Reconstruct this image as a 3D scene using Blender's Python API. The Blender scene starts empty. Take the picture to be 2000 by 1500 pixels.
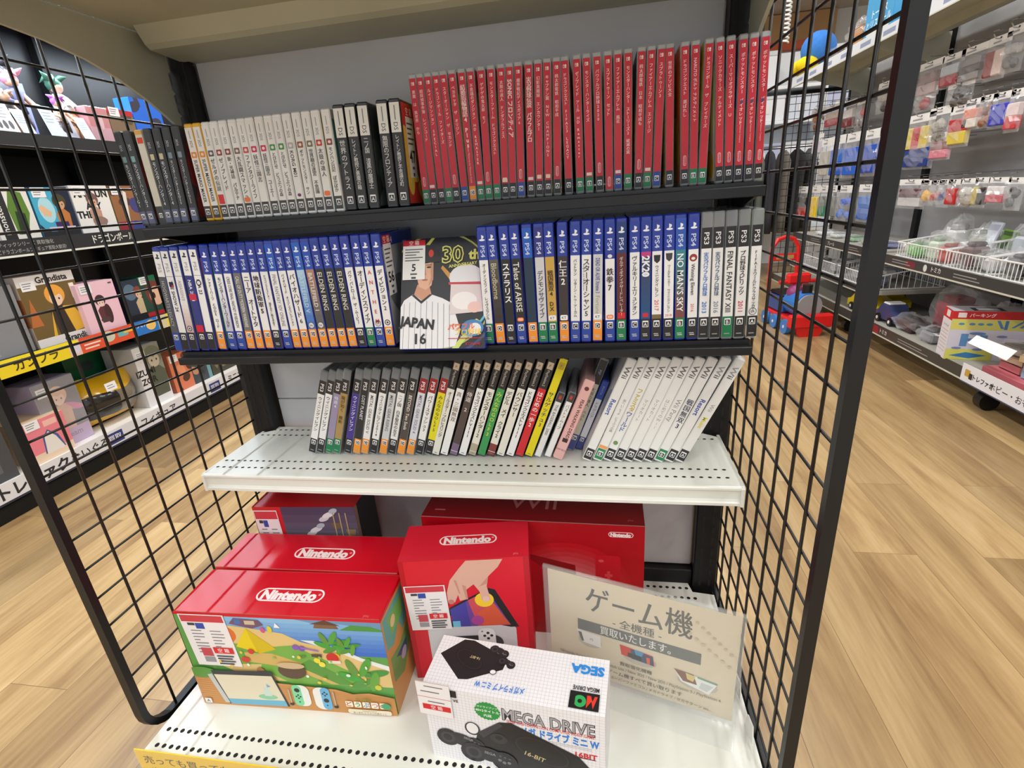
import bpy, bmesh, math, random
from mathutils import Vector, Matrix
random.seed(7)
SC = bpy.context.scene
COL = SC.collection
PI = math.pi

# ------------------------------------------------------------ camera
# metres; X along the shelf rack, Y into the rack (back panel at Y=0), Z up, floor at 0
CX, CY, CZ = .6972, -.8953, .9251
YAW, PITCH, ROLL, FPX = .1863, -.3535, -.0743, 997.8
def cam_axes():
    cy, sy = math.cos(YAW), math.sin(YAW)
    f = Vector((-sy*math.cos(PITCH), cy*math.cos(PITCH), math.sin(PITCH)))
    r = Vector((cy, sy, 0)); u = r.cross(f)
    c, s = math.cos(ROLL), math.sin(ROLL)
    return c*r+s*u, -s*r+c*u, f
AR, AU, AF = cam_axes()
cam = bpy.data.cameras.new('camera'); cam.sensor_width = 36; cam.lens = 36*FPX/2000
cam.clip_start = .01; cam.clip_end = 60
camo = bpy.data.objects.new('camera', cam); COL.objects.link(camo)
camo.matrix_world = Matrix(((AR.x, AU.x, -AF.x, CX), (AR.y, AU.y, -AF.y, CY), (AR.z, AU.z, -AF.z, CZ), (0, 0, 0, 1)))
SC.camera = camo
def on(u, v, ax, val):
    d = AR*((u-1000)/FPX) - AU*((v-750)/FPX) + AF
    c = Vector((CX, CY, CZ)); i = 'xyz'.index(ax)
    return c + d*((val-c[i])/d[i])

# ------------------------------------------------------------ world, light, exposure
w = bpy.data.worlds.new('world'); SC.world = w; w.use_nodes = True
w.node_tree.nodes['Background'].inputs[0].default_value = (.93, .97, 1, 1)
w.node_tree.nodes['Background'].inputs[1].default_value = 1.0
SC.view_settings.view_transform = 'Standard'; SC.view_settings.look = 'None'
SC.view_settings.gamma = 1; SC.view_settings.use_curve_mapping = False
SC.view_settings.exposure = 0.18
def area(name, x, y, z, sx, sy, watt, col=(1, .98, .95)):
    l = bpy.data.lights.new(name, 'AREA'); l.shape = 'RECTANGLE'; l.size = sx; l.size_y = sy
    l.energy = watt; l.color = col
    o = bpy.data.objects.new(name, l); o.location = (x, y, z); COL.objects.link(o); return o
LAMPS = [(x, y) for x in (-2.6, -.6, 1.5, 3.5) for y in (-2.6, -.75, 1.4, 3.4)]
for lx, ly in LAMPS: area("ceiling_lamp_light", lx, ly, 2.665, .25, 1.2, 19)

# ------------------------------------------------------------ materials
def lin(c): return tuple((x/255/12.92 if x/255 <= .04045 else ((x/255+.055)/1.055)**2.4) for x in c)
_M = {}
def M(col, rough=.5, metal=0, alpha=1, emit=0, trans=0, spec=.5, coat=0, noise=0):
    key = (tuple(col), rough, metal, alpha, emit, trans, spec, coat, noise)
    if key in _M: return _M[key]
    m = bpy.data.materials.new('paint_%02x%02x%02x' % tuple(col)); m.use_nodes = True
    b = m.node_tree.nodes['Principled BSDF']; L = lin(col)
    b.inputs['Base Color'].default_value = (*L, 1); b.inputs['Roughness'].default_value = rough
    b.inputs['Metallic'].default_value = metal; b.inputs['Alpha'].default_value = alpha
    b.inputs['Transmission Weight'].default_value = trans
    b.inputs['Specular IOR Level'].default_value = spec; b.inputs['Coat Weight'].default_value = coat
    if emit:
        b.inputs['Emission Color'].default_value = (*L, 1); b.inputs['Emission Strength'].default_value = emit
    if noise:
        nt = m.node_tree; tc = nt.nodes.new('ShaderNodeTexCoord'); n = nt.nodes.new('ShaderNodeTexNoise')
        n.inputs['Scale'].default_value = noise; n.inputs['Detail'].default_value = 4
        r = nt.nodes.new('ShaderNodeValToRGB'); r.color_ramp.elements[0].position = .3; r.color_ramp.elements[1].position = .75
        r.color_ramp.elements[0].color = (*[x*.86 for x in L], 1); r.color_ramp.elements[1].color = (*[min(1, x*1.06) for x in L], 1)
        nt.links.new(tc.outputs['Object'], n.inputs['Vector']); nt.links.new(n.outputs[0], r.inputs[0]); nt.links.new(r.outputs[0], b.inputs['Base Color'])
    m.diffuse_color = (*L, 1); _M[key] = m; return m
CLEAR = M((215, 222, 226), .12, alpha=.34)
CLEAR2 = M((200, 206, 210), .1, alpha=.22)
FILM = M((235, 238, 242), .06, alpha=.3, spec=1)
CHROME = M((190, 190, 192), .25, metal=1)
BLACKM = M((20, 21, 23), .45, spec=.3, noise=60)
BLACKP = M((16, 17, 19), .35)
WHITEM = M((228, 231, 224), .28)
WHITEP = M((238, 238, 236), .45)
BEIGE = M((186, 188, 172), .45, noise=5)
HOLE = M((22, 20, 18), .8)
RED = M((214, 10, 38), .35)

def wood_floor():
    m = bpy.data.materials.new('oak_plank_vinyl'); m.use_nodes = True; nt = m.node_tree; N = nt.nodes; L = nt.links
    b = N['Principled BSDF']; tc = N.new('ShaderNodeTexCoord')
    mp = N.new('ShaderNodeMapping'); mp.inputs['Rotation'].default_value = (0, 0, PI/2); mp.inputs['Location'].default_value = (.31, -.005, 0)
    L.new(tc.outputs['Object'], mp.inputs['Vector'])
    br = N.new('ShaderNodeTexBrick'); br.inputs['Scale'].default_value = 1; br.inputs['Brick Width'].default_value = .92
    br.inputs['Row Height'].default_value = .1475; br.inputs['Mortar Size'].default_value = .0008; br.inputs['Mortar Smooth'].default_value = .3
    br.offset = .37; br.inputs['Color1'].default_value = (0, 0, 0, 1); br.inputs['Color2'].default_value = (1, 1, 1, 1); br.inputs['Mortar'].default_value = (.5, .5, .5, 1)
    L.new(mp.outputs[0], br.inputs['Vector'])
    # each plank gets its own grain by shifting the noise with the plank tone
    add = N.new('ShaderNodeVectorMath'); add.operation = 'MULTIPLY_ADD'; add.inputs[1].default_value = (7, 3, 5)
    L.new(br.outputs['Color'], add.inputs[0])
    sc = N.new('ShaderNodeMapping'); sc.inputs['Scale'].default_value = (8, 1.0, 1); L.new(tc.outputs['Object'], sc.inputs['Vector']); L.new(sc.outputs[0], add.inputs[2])
    n1 = N.new('ShaderNodeTexNoise'); n1.inputs['Scale'].default_value = 1; n1.inputs['Detail'].default_value = 7; n1.inputs['Roughness'].default_value = .62; n1.inputs['Distortion'].default_value = .5
    L.new(add.outputs[0], n1.inputs['Vector'])
    sc2 = N.new('ShaderNodeMapping'); sc2.inputs['Scale'].default_value = (110, 5, 1); L.new(tc.outputs['Object'], sc2.inputs['Vector'])
    n2 = N.new('ShaderNodeTexNoise'); n2.inputs['Scale'].default_value = 1; n2.inputs['Detail'].default_value = 3; L.new(sc2.outputs[0], n2.inputs['Vector'])
    mx = N.new('ShaderNodeMix'); mx.inputs[0].default_value = .2; L.new(n1.outputs[0], mx.inputs[2]); L.new(n2.outputs[0], mx.inputs[3])
    r = N.new('ShaderNodeValToRGB'); e = r.color_ramp.elements
    e[0].position = .3; e[0].color = (*lin((126, 96, 64)), 1); e[1].position = .72; e[1].color = (*lin((208, 182, 140)), 1)
    x = e.new(.42); x.color = (*lin((158, 128, 88)), 1); x = e.new(.54); x.color = (*lin((184, 155, 110)), 1)
    L.new(mx.outputs[0], r.inputs[0])
    hs = N.new('ShaderNodeHueSaturation'); mr = N.new('ShaderNodeMapRange'); mr.inputs[3].default_value = .80; mr.inputs[4].default_value = 1.12
    L.new(br.outputs['Color'], mr.inputs[0]); L.new(mr.outputs[0], hs.inputs['Value']); L.new(r.outputs[0], hs.inputs['Color'])
    sm = N.new('ShaderNodeMix'); sm.data_type = 'RGBA'; sm.inputs[7].default_value = (*lin((128, 102, 70)), 1)
    L.new(br.outputs['Fac'], sm.inputs[0]); L.new(hs.outputs[0], sm.inputs[6]); L.new(sm.outputs[2], b.inputs['Base Color'])
    b.inputs['Roughness'].default_value = .34
    bp = N.new('ShaderNodeBump'); bp.inputs['Strength'].default_value = .12; bp.inputs['Distance'].default_value = .002; L.new(n2.outputs[0], bp.inputs['Height']); L.new(bp.outputs[0], b.inputs['Normal'])
    return m

# ------------------------------------------------------------ mesh builder
_G = {}
def glyphs(s, bold=0):
    k = (s, bold)
    if k in _G: return _G[k]
    cu = bpy.data.curves.new('t', 'FONT'); cu.body = s; cu.size = 1; cu.resolution_u = 2; cu.offset = bold*.011
    ob = bpy.data.objects.new('t', cu); me = ob.to_mesh()
    vs = [(v.co.x, v.co.y) for v in me.vertices]; fs = [tuple(p.vertices) for p in me.polygons]
    ob.to_mesh_clear(); bpy.data.objects.remove(ob); bpy.data.curves.remove(cu)
    if vs:
        x0 = min(v[0] for v in vs); x1 = max(v[0] for v in vs); y0 = min(v[1] for v in vs); y1 = max(v[1] for v in vs)
    else: x0 = x1 = y0 = y1 = 0
    _G[k] = (vs, fs, x0, x1, y0, y1); return _G[k]

class MB:
    def __init__(s): s.v = []; s.f = []; s.mi = []; s.m = []; s.X = Matrix()
    def mat(s, m):
        if m not in s.m: s.m.append(m)
        return s.m.index(m)
    def add(s, vs, fs, m):
        b = len(s.v); X = s.X
        s.v += [tuple(X @ Vector(v)) for v in vs]; k = s.mat(m)
        s.f += [tuple(i+b for i in f) for f in fs]; s.mi += [k]*len(fs)
    def poly(s, pts, m): s.add(pts, [tuple(range(len(pts)))], m)
    def box(s, x0, x1, y0, y1, z0, z1, m, c=0):
        if x0 > x1: x0, x1 = x1, x0
        if y0 > y1: y0, y1 = y1, y0
        if z0 > z1: z0, z1 = z1, z0
        if not c:
            s.add([(x, y, z) for x in (x0, x1) for y in (y0, y1) for z in (z0, z1)],
                  [(0, 1, 3, 2), (4, 6, 7, 5), (0, 4, 5, 1), (2, 3, 7, 6), (0, 2, 6, 4), (1, 5, 7, 3)], m); return
        c = min(c, (x1-x0)*.49, (y1-y0)*.49, (z1-z0)*.49)
        V = {}; vs = []
        for i in (0, 1):
            for j in (0, 1):
                for k in (0, 1):
                    for a in range(3):
                        p = [(x0, x1)[i], (y0, y1)[j], (z0, z1)[k]]; sg = [(1, -1)[i], (1, -1)[j], (1, -1)[k]]
                        for q in range(3):
                            if q != a: p[q] += sg[q]*c
                        V[(i, j, k, a)] = len(vs); vs.append(tuple(p))
        fs = []
        for a in range(3):
            o = [q for q in range(3) if q != a]
            for sd in (0, 1):
                def g(u, v):
                    idx = [0, 0, 0]; idx[a] = sd; idx[o[0]] = u; idx[o[1]] = v; return V[(*idx, a)]
                fs.append((g(0, 0), g(1, 0), g(1, 1), g(0, 1)))
            for u in (0, 1):
                for v in (0, 1):
                    def h(t, ax):
                        idx = [0, 0, 0]; idx[a] = t; idx[o[0]] = u; idx[o[1]] = v; return V[(*idx, ax)]
                    fs.append((h(0, o[0]), h(1, o[0]), h(1, o[1]), h(0, o[1])))
        for i in (0, 1):
            for j in (0, 1):
                for k in (0, 1): fs.append((V[(i, j, k, 0)], V[(i, j, k, 1)], V[(i, j, k, 2)]))
        s.add(vs, fs, m)
    def tube(s, pts, r, m, n=8, closed=False, cap=True):
        pts = [Vector(p) for p in pts]; rr = r if isinstance(r, (list, tuple)) else [r]*len(pts)
        vs = []; N = len(pts); up = None
        for i, p in enumerate(pts):
            a = pts[i-1] if (i or closed) else p; b = pts[(i+1) % N] if (i < N-1 or closed) else p
            t = (b-a).normalized()
            if up is None: up = t.orthogonal().normalized()
            up = (up - t*up.dot(t)).normalized(); sd = t.cross(up)
            for k in range(n):
                q = 2*PI*k/n; vs.append(tuple(p + (up*math.cos(q)+sd*math.sin(q))*rr[i]))
        fs = []
        for i in range(N if closed else N-1):
            j = (i+1) % N
            for k in range(n): fs.append((i*n+k, i*n+(k+1) % n, j*n+(k+1) % n, j*n+k))
        if cap and not closed: fs += [tuple(range(n))[::-1], tuple((N-1)*n+k for k in range(n))]
        s.add(vs, fs, m)
    def cyl(s, p0, p1, r, m, n=16, r1=None): s.tube([p0, p1], [r, r if r1 is None else r1], m, n)
    def ball(s, c, r, m, n=12, sq=(1, 1, 1)):
        vs = []; fs = []
        for i in range(n//2+1):
            a = PI*i/(n//2)
            for k in range(n):
                b = 2*PI*k/n; vs.append((c[0]+r*sq[0]*math.sin(a)*math.cos(b), c[1]+r*sq[1]*math.sin(a)*math.sin(b), c[2]+r*sq[2]*math.cos(a)))
        for i in range(n//2):
            for k in range(n): fs.append((i*n+k, i*n+(k+1) % n, (i+1)*n+(k+1) % n, (i+1)*n+k))
        s.add(vs, fs, m)
    def prism(s, pts, axis, a, b, m):
        """outline pts (2D) extruded along axis from a to b"""
        def P(u, v, t):
            return {'x': (t, u, v), 'y': (u, t, v), 'z': (u, v, t)}[axis]
        n = len(pts); vs = [P(u, v, a) for u, v in pts]+[P(u, v, b) for u, v in pts]
        s.add(vs, [tuple(range(n))[::-1], tuple(range(n, 2*n))]+[(i, (i+1) % n, n+(i+1) % n, n+i) for i in range(n)], m)
    def build(s, name, parent=None, smooth=False, weld=True):
        me = bpy.data.meshes.new(name); me.from_pydata(s.v, [], s.f)
        for m in s.m: me.materials.append(m)
        me.polygons.foreach_set('material_index', s.mi)
        if smooth: me.polygons.foreach_set('use_smooth', [True]*len(s.f))
        if weld:
            bm = bmesh.new(); bm.from_mesh(me)
            if smooth: bmesh.ops.remove_doubles(bm, verts=bm.verts, dist=1e-6)
            bm.to_mesh(me); bm.free()
        me.update()
        o = bpy.data.objects.new(name, me); COL.objects.link(o)
        if parent: o.parent = parent
        return o

def clip(pts, W, H):
    for ax, lim, sg in ((0, 0, 1), (0, W, -1), (1, 0, 1), (1, H, -1)):
        out = []
        for i, p in enumerate(pts):
            q = pts[i-1]; a = (q[ax]-lim)*sg; b = (p[ax]-lim)*sg
            if (a < 0) != (b < 0):
                t = a/(a-b); out.append((q[0]+(p[0]-q[0])*t, q[1]+(p[1]-q[1])*t))
            if b >= 0: out.append(p)
        pts = out
        if len(pts) < 3: return []
    return pts

class Art:
    """printed surface: flat shapes stacked by hairline steps on a face; u right, v up"""
    STEP = 4e-5
    def __init__(s, mb, O, U, V, W, H, lift=1e-4):
        s.mb = mb; s.O = Vector(O); s.U = Vector(U).normalized(); s.V = Vector(V).normalized(); s.N = s.U.cross(s.V); s.W = W; s.H = H; s.l = lift
    def P(s, u, v): return tuple(s.O+s.U*u+s.V*v+s.N*s.l)
    def up(s): s.l += s.STEP
    def poly(s, pts, col, cl=True):
        s.up()
        if cl: pts = clip(list(pts), s.W, s.H)
        if len(pts) >= 3: s.mb.poly([s.P(*p) for p in pts], col if hasattr(col, 'node_tree') else M(col, .42))
    def rect(s, u0, v0, u1, v1, col): s.poly([(u0, v0), (u1, v0), (u1, v1), (u0, v1)], col)
    def ell(s, u, v, a, b, col, n=18, rot=0):
        c, q = math.cos(rot), math.sin(rot)
        s.poly([(u+a*math.cos(t)*c-b*math.sin(t)*q, v+a*math.cos(t)*q+b*math.sin(t)*c) for t in [2*PI*i/n for i in range(n)]], col)
    def rr(s, u0, v0, u1, v1, r, col, n=5):
        pts = []
        for cx, cy, a0 in ((u1-r, v0+r, -PI/2), (u1-r, v1-r, 0), (u0+r, v1-r, PI/2), (u0+r, v0+r, PI)):
            pts += [(cx+r*math.cos(a0+PI/2*i/n), cy+r*math.sin(a0+PI/2*i/n)) for i in range(n+1)]
        s.poly(pts, col)
    def grad(s, u0, v0, u1, v1, c0, c1, n=8):
        for i in range(n):
            t = i/(n-1); c = tuple(int(a+(b-a)*t) for a, b in zip(c0, c1))
            s.rect(u0, v0+(v1-v0)*i/n, u1, v0+(v1-v0)*(i+1)/n, c); s.l -= s.STEP
        s.up()
    def text(s, t, u, v, size, col, bold=0, rot=0, align='c', maxw=None, sx=1, mirror=False):
        """(u,v) is the centre of the line"""
        if bold and any(ord(ch) > 0x4e00 for ch in t):   # offsetting breaks dense kanji outlines: thicken them by overprinting
            kk = size*.010*min(bold, 3)
            for da in (-kk, kk): s.text(t, u+da, v, size, col, 0, rot, align, maxw, sx)
            return
        vs, fs, x0, x1, y0, y1 = glyphs(t, bold)
        if not vs: return
        s.up(); k = size
        if maxw and (x1-x0)*k*sx > maxw: sx = maxw/((x1-x0)*k)
        w = (x1-x0)*k*sx; yc = .36
        ax = {'c': w/2, 'l': 0, 'r': w}[align]; c, q = math.cos(rot), math.sin(rot)
        pts = []
        for x, y in vs:
            a = (x-x0)*k*sx-ax; b = (y-yc)*k
            pts.append(s.P(u+a*c-b*q, v+a*q+b*c))
        s.mb.add(pts, fs, col if hasattr(col, 'node_tree') else M(col, .45))
    def vtext(s, t, u, vtop, step, size, col, bold=0):
        for i, ch in enumerate(t):
            if ch == ' ': continue
            s.text(ch, u, vtop-step*(i+.5), size, col, bold, rot=-PI/2 if ch in 'ー-〜(:' else 0)
            s.l -= s.STEP
        s.up()
    def pill(s, u0, v0, u1, v1, col, back, th):
        r = min(v1-v0, u1-u0)/2; s.rr(u0, v0, u1, v1, r*.999, col, 8); s.rr(u0+th, v0+th, u1-th, v1-th, (r-th)*.999, back, 8)

def tag(o, label, cat, group=None, kind=None):
    o['label'] = label; o['category'] = cat
    if group: o['group'] = group
    if kind: o['kind'] = kind
    return o
def empty(name, loc=(0, 0, 0), rz=0, label=None, cat=None, group=None):
    o = bpy.data.objects.new(name, None); o.location = loc; o.rotation_euler = (0, 0, rz); o.empty_display_size = .05; COL.objects.link(o)
    if label: tag(o, label, cat, group)
    return o
def struct(o): o['kind'] = 'structure'; return o
ORD = 'first second third fourth fifth sixth seventh eighth ninth tenth eleventh twelfth thirteenth fourteenth fifteenth sixteenth seventeenth eighteenth nineteenth twentieth'.split()
def ordn(i):
    if i < 20: return ORD[i]
    if i < 29: return 'twenty-'+ORD[i-20]
    if i == 29: return 'thirtieth'
    return 'thirty-'+ORD[i-30]

# ============================================================ ROOM
mb = MB(); mb.poly([(-5, -4, 0), (6, -4, 0), (6, 8, 0), (-5, 8, 0)], wood_floor()); struct(mb.build('floor'))
mb = MB(); CE = M((214, 208, 200), .8, noise=3); mb.box(-5, 6, -4, 8, 2.75, 2.79, CE); struct(mb.build('ceiling'))
for lx, ly in LAMPS:
    t = empty('ceiling_lamp', (lx, ly, 2.71), label='white ceiling tube lamp above the shop floor', cat='lamp', group='tube lamps on the ceiling')
    mb = MB(); mb.box(-.14, .14, -.62, .62, .0, .04, WHITEM, .004); mb.build('housing', t)
    mb = MB(); mb.box(-.11, .11, -.6, .6, -.025, -.001, M((255, 252, 245), .5, emit=2.2), .01); mb.build('diffuser', t)
# far wall: pale wall with a timber panel and an orange stripe
def wood_panel():
    m = M((206, 160, 106), .5, noise=2.1); return m
mb = MB(); mb.box(-5, 6, 7.0, 7.1, 0, 2.75, M((226, 226, 224), .8)); struct(mb.build('wall_back'))
mb = MB(); mb.box(2.2, 3.5, 6.9, 6.99, 2.45, 2.74, wood_panel()); mb.box(2.2, 3.5, 6.88, 6.99, 2.36, 2.45, M((226, 110, 66), .5)); struct(mb.build('trim_1'))
mb = MB(); mb.box(-5.1, -5, -4, 7.1, 0, 2.75, M((226, 226, 224), .8)); struct(mb.build('wall_left'))
mb = MB(); mb.box(6, 6.1, -4, 7.1, 0, 2.75, M((226, 226, 224), .8)); struct(mb.build('wall_right'))

# ============================================================ SHELF RACK
rack = empty('shelf_rack', (.45, 0, 0), label='black steel shelf rack frame with pale grey back panels, in the middle', cat='shelf rack')
def local(mb, root): mb.X = Matrix.Translation(-Vector(root.location)); return mb
GREY = M((205, 205, 208), .55, noise=3)
mb = local(MB(), rack)
for z0, z1 in ((.19, .56), (.562, .93), (.932, 1.17), (1.172, 1.6)): mb.box(.03, .872, 0, .012, z0, z1, GREY, .001)
mb.build('back_panel', rack)
for x0, x1 in ((-.018, .026), (.874, .918)):
    mb = local(MB(), rack); mb.box(x0, x1, -.026, .03, 0, 1.65, BLACKM, .002)
    for x in (x0+.013, x1-.013):
        for i in range(56): mb.box(x-.0022, x+.0022, -.0264, -.0259, .16+i*.025, .176+i*.025, HOLE)
    mb.build('upright', rack)
mb = local(MB(), rack); mb.box(.026, .874, -.016, .012, .14, .188, BLACKM, .002); mb.cyl((.78, -.0165, .17), (.78, -.0155, .17), .004, HOLE, 10); mb.build('lower_rail', rack)
mb = local(MB(), rack); mb.box(-.018, .918, -.46, .03, .005, .12, BLACKP, .004); mb.build('base_plinth', rack)
mb = local(MB(), rack); mb.box(.03, .874, -.02, .0, 1.1675, 1.1975, BEIGE, .002); mb.build('upper_rail', rack)

def holes(mb, xs, y, z, a=.0031, b=.0024):
    for x in xs:
        mb.poly([(x+a*math.cos(t), y+b*math.sin(t), z+.00025) for t in [2*PI*i/12 for i in range(12)]], HOLE)
# white perforated shelf
t = empty('display_shelf', (.45, -.1, .502), label='white perforated steel shelf carrying the leaning game cases', cat='shelf')
mb = local(MB(), t)
mb.prism([(0, -.204), (.9, -.204), (.9, -.045), (.875, -.03), (.875, -.012), (.025, -.012), (.025, -.03), (0, -.045)], 'z', .499, .502, WHITEM)
mb.build('shelf_board', t)
for y, x0, n in ((-.181, .0112, 70), (-.157, .0112, 70), (-.0515, .0136, 70), (-.0273, .0262, 68)): mb = local(MB(), t); holes(mb, [x0+i*.01263 for i in range(n)], y, .502); mb.build('hole_row', t)
mb = local(MB(), t)
prof = [(-.204, .502), (-.2065, .5015), (-.208, .4995), (-.208, .4965), (-.2065, .4945), (-.2045, .4935), (-.2045, .4800), (-.2065, .4765), (-.2085, .475), (-.2085, .4705), (-.206, .469), (-.198, .469), (-.198, .498), (-.204, .499)]
mb.prism(prof, 'x', 0.002, .898, WHITEM); mb.build('front_lip', t)
for x0, x1 in ((-.0015, .0035), (.8965, .9015)):
    mb = local(MB(), t); mb.prism([(-.209, .469), (-.198, .469), (-.03, .44), (-.03, .50), (-.204, .5025), (-.209, .499)], 'x', x0, x1, WHITEM); mb.build('side_bracket', t)
# black shelves
for zc, zl0, zl1, yf, lab in ((.9196, .902, .9150, -.176, 'black steel shelf under the red and white game cases'), (.7155, .6965, .7085, -.184, 'black steel shelf under the blue-topped game cases')):
    t = empty('display_shelf', (.45, -.09, zc), label=lab, cat='shelf')
    mb = local(MB(), t); mb.box(.001, .899, yf+.014, -.028, zc-.004, zc, BLACKM, .001); mb.box(.001, .899, yf+.012, yf+.016, zl0, zc, BLACKP); mb.build('shelf_board', t)
    mb = local(MB(), t); mb.prism([(yf+.014, zl1), (yf+.001, zl1), (yf, zl1-.001), (yf, zl0+.001), (yf+.001, zl0), (yf+.016, zl0), (yf+.016, zl1)], 'x', .001, .899, M((30, 31, 34), .4, spec=.35)); mb.build('front_lip', t)
    for x in (.003, .893):
        mb = local(MB(), t); mb.prism([(yf+.02, zl0), (-.028, zl0-.03), (-.028, zc-.004), (yf+.02, zc-.004)], 'x', x, x+.004, BLACKM); mb.build('side_bracket', t)
# base deck
t = empty('display_shelf', (.45, -.23, .155), label='white perforated steel base deck carrying the console boxes', cat='shelf')
mb = local(MB(), t)
mb.prism([(-.012, -.455), (.912, -.455), (.912, -.045), (.872, -.04), (.866, -.015), (.03, -.015), (.03, -.045), (-.012, -.045)], 'z', .151, .155, WHITEM); mb.build('shelf_board', t)
for y, x0, n in ((-.4187, .0018, 72), (-.4441, .0032, 72), (-.0577, .0300, 68), (-.031, .0300, 67)): mb = local(MB(), t); holes(mb, [x0+i*.0126 for i in range(n)], y, .155, .0035, .0035); mb.build('hole_row', t)
mb = local(MB(), t); mb.box(-.012, .912, -.458, -.455, .12, .154, WHITEM, .001); mb.build('front_lip', t)
# beige top shelf
t = empty('display_shelf', (.45, -.24, 1.2), label='beige steel shelf at the very top, seen from below', cat='shelf')
mb = local(MB(), t); mb.box(.004, .896, -.5, -.012, 1.1975, 1.204, BEIGE, .001); mb.build('shelf_board', t)
mb = local(MB(), t); mb.prism([(-.105, 1.1975), (-.092, 1.176), (-.084, 1.1705), (-.022, 1.1665), (-.022, 1.1975)], 'x', .022, .878, BEIGE); mb.build('rear_flange', t)
mb = local(MB(), t); mb.prism([(-.5, 1.1975), (-.503, 1.165), (-.497, 1.165), (-.494, 1.1975)], 'x', .004, .896, BEIGE); mb.build('front_lip', t)
edge = [(-.5, 1.166), (-.36, 1.163), (-.285, 1.1565), (-.235, 1.151), (-.183, 1.1405), (-.14, 1.126), (-.095, 1.104), (-.065, 1.085), (-.05, 1.0745), (-.036, 1.0725), (-.034, 1.085), (-.03, 1.088), (-.036, 1.094), (-.036, 1.118), (-.031, 1.121), (-.036, 1.127), (-.036, 1.15), (-.030, 1.153), (-.030, 1.1975), (-.5, 1.1975)]
for x0, x1 in ((-.002, .003), (.897, .902)):
    mb = local(MB(), t); mb.prism(edge, 'x', x0, x1, BEIGE); mb.build('side_bracket', t)

# mesh side panels
def side_mesh(X, ystart, zstart, jlo, lab, zb):
    t = empty('mesh_side_panel', (X, -.21, 0), label=lab, cat='mesh panel')
    hw = .0055; yA, zA, zT, yB = -.4228, zb, 1.56, -.002; R = .05; path = []
    for i in range(7):
        a = PI + PI/2*i/6; path.append((yA+R+R*math.cos(a), zA+R+R*math.sin(a)))
    path = [(yA, zT-.03), ] + path + [(yB, zA), (yB, zT), (yA+.03, zT)]
    mb = local(MB(), t); n = len(path); P2 = [Vector(p) for p in path]; vs = []
    for i, p in enumerate(P2):
        d0 = (p-P2[i-1]).normalized(); d1 = (P2[(i+1) % n]-p).normalized(); nn = Vector((-(d0+d1).y, (d0+d1).x)).normalized(); k = 1/max(.5, nn.dot(Vector((-d0.y, d0.x))))
        for sx, so in ((-1, -1), (1, -1), (1, 1), (-1, 1)):
            q = p+nn*hw*so*k; vs.append((X+sx*.0068, q.x, q.y))
    fs = []
    for i in range(n):
        j = (i+1) % n
        for k in range(4): fs.append((i*4+k, i*4+(k+1) % 4, j*4+(k+1) % 4, j*4+k))
    mb.add(vs, fs, M((24, 26, 28), .42, spec=.35)); mb.build('frame', t)
    mb = local(MB(), t)
    for k in range(8):
        y = ystart+.0515*k
        if y < yB-.008: mb.cyl((X+(.002 if X < .4 else -.002), y, zb+.005), (X+(.002 if X < .4 else -.002), y, zT), .0021, BLACKP, 8)
    for j in range(jlo, 40):
        z = zstart+.0511*j
        if zb+.02 < z < zT-.01: mb.cyl((X+(-.002 if X < .4 else .002), yA, z), (X+(-.002 if X < .4 else .002), yB, z), .0018, BLACKP, 8)
    mb.build('wire_grid', t, smooth=True)
side_mesh(-.033, -.3695, .2087, -1, 'black wire mesh side panel with rounded corner, left of the rack', .141)
side_mesh(.918, -.3767, .3680, -5, 'black wire mesh side panel, right of the rack', .141)
for zc in (.2, ):
    for yc in (-.26, -.33):
        tag(local(MB(), rack) and (lambda m: (m.prism([(yc-.02, .165), (yc+.02, .150), (yc+.012, .185), (yc-.012, .192)], 'x', .9035, .9055, WHITEM), m.build('panel_clip'))[1])(MB()), 'small white clip on the right edge of the base deck'+(', the rear one' if yc == -.26 else ', the front one'), 'clip')

# yellow sign on the deck front
t = empty('promotion_sign', (.2, -.462, .1), label='yellow card sign hanging on the front edge of the base deck', cat='sign')
mb = local(MB(), t); mb.box(-.016, .42, -.4632, -.4615, .03, .170, M((244, 204, 10), .5), 0)
A = Art(mb, (-.016, -.4632, .03), (1, 0, 0), (0, 0, 1), .436, .14)
A.text('売っても買っても', .012, .120, .019, (40, 36, 20), 1, align='l'); A.text('ポイント', .012, .094, .019, (40, 36, 20), 1, align='l'); A.text('UP', .17, .10, .05, (40, 36, 20), 2, align='l')
mb.build('card', t)
mb = local(MB(), t); mb.box(-.016, .42, -.4645, -.4641, .028, .1715, M((240, 240, 236), .08, alpha=.10)); mb.build('clear_sleeve', t)

# ============================================================ GAME CASES
BLUEP = M((28, 48, 150), .22, coat=.3); DARKP = M((24, 24, 27), .25, coat=.3); WHITEC = M((232, 232, 230), .25, coat=.3); NAVYP = M((46, 52, 92), .25)
YELP = M((232, 176, 30), .3)
RC = {'A': (34, 34, 36), 'B': (16, 122, 72), 'C': (40, 70, 160), 'D': (240, 148, 42)}
def rating(A, u, v, s, L):
    A.rr(u-s/2, v-s*.58, u+s/2, v+s*.58, s*.1, (240, 240, 240)); A.rect(u-s*.4, v-s*.48, u+s*.4, v+s*.34, (40, 40, 42) if L != 'x' else (40, 40, 42))
    A.text(L, u, v-s*.07, s*.85, (245, 245, 245), 1)
def ps_logo(A, u, v, s, col):
    A.ell(u, v-s*.28, s*.5, s*.17, col); A.poly([(u-s*.08, v-s*.4), (u+s*.1, v-s*.34), (u+s*.1, v+s*.5), (u-s*.08, v+s*.55)], col); A.ell(u+s*.16, v+s*.2, s*.16, s*.24, col, rot=-.3)
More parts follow.
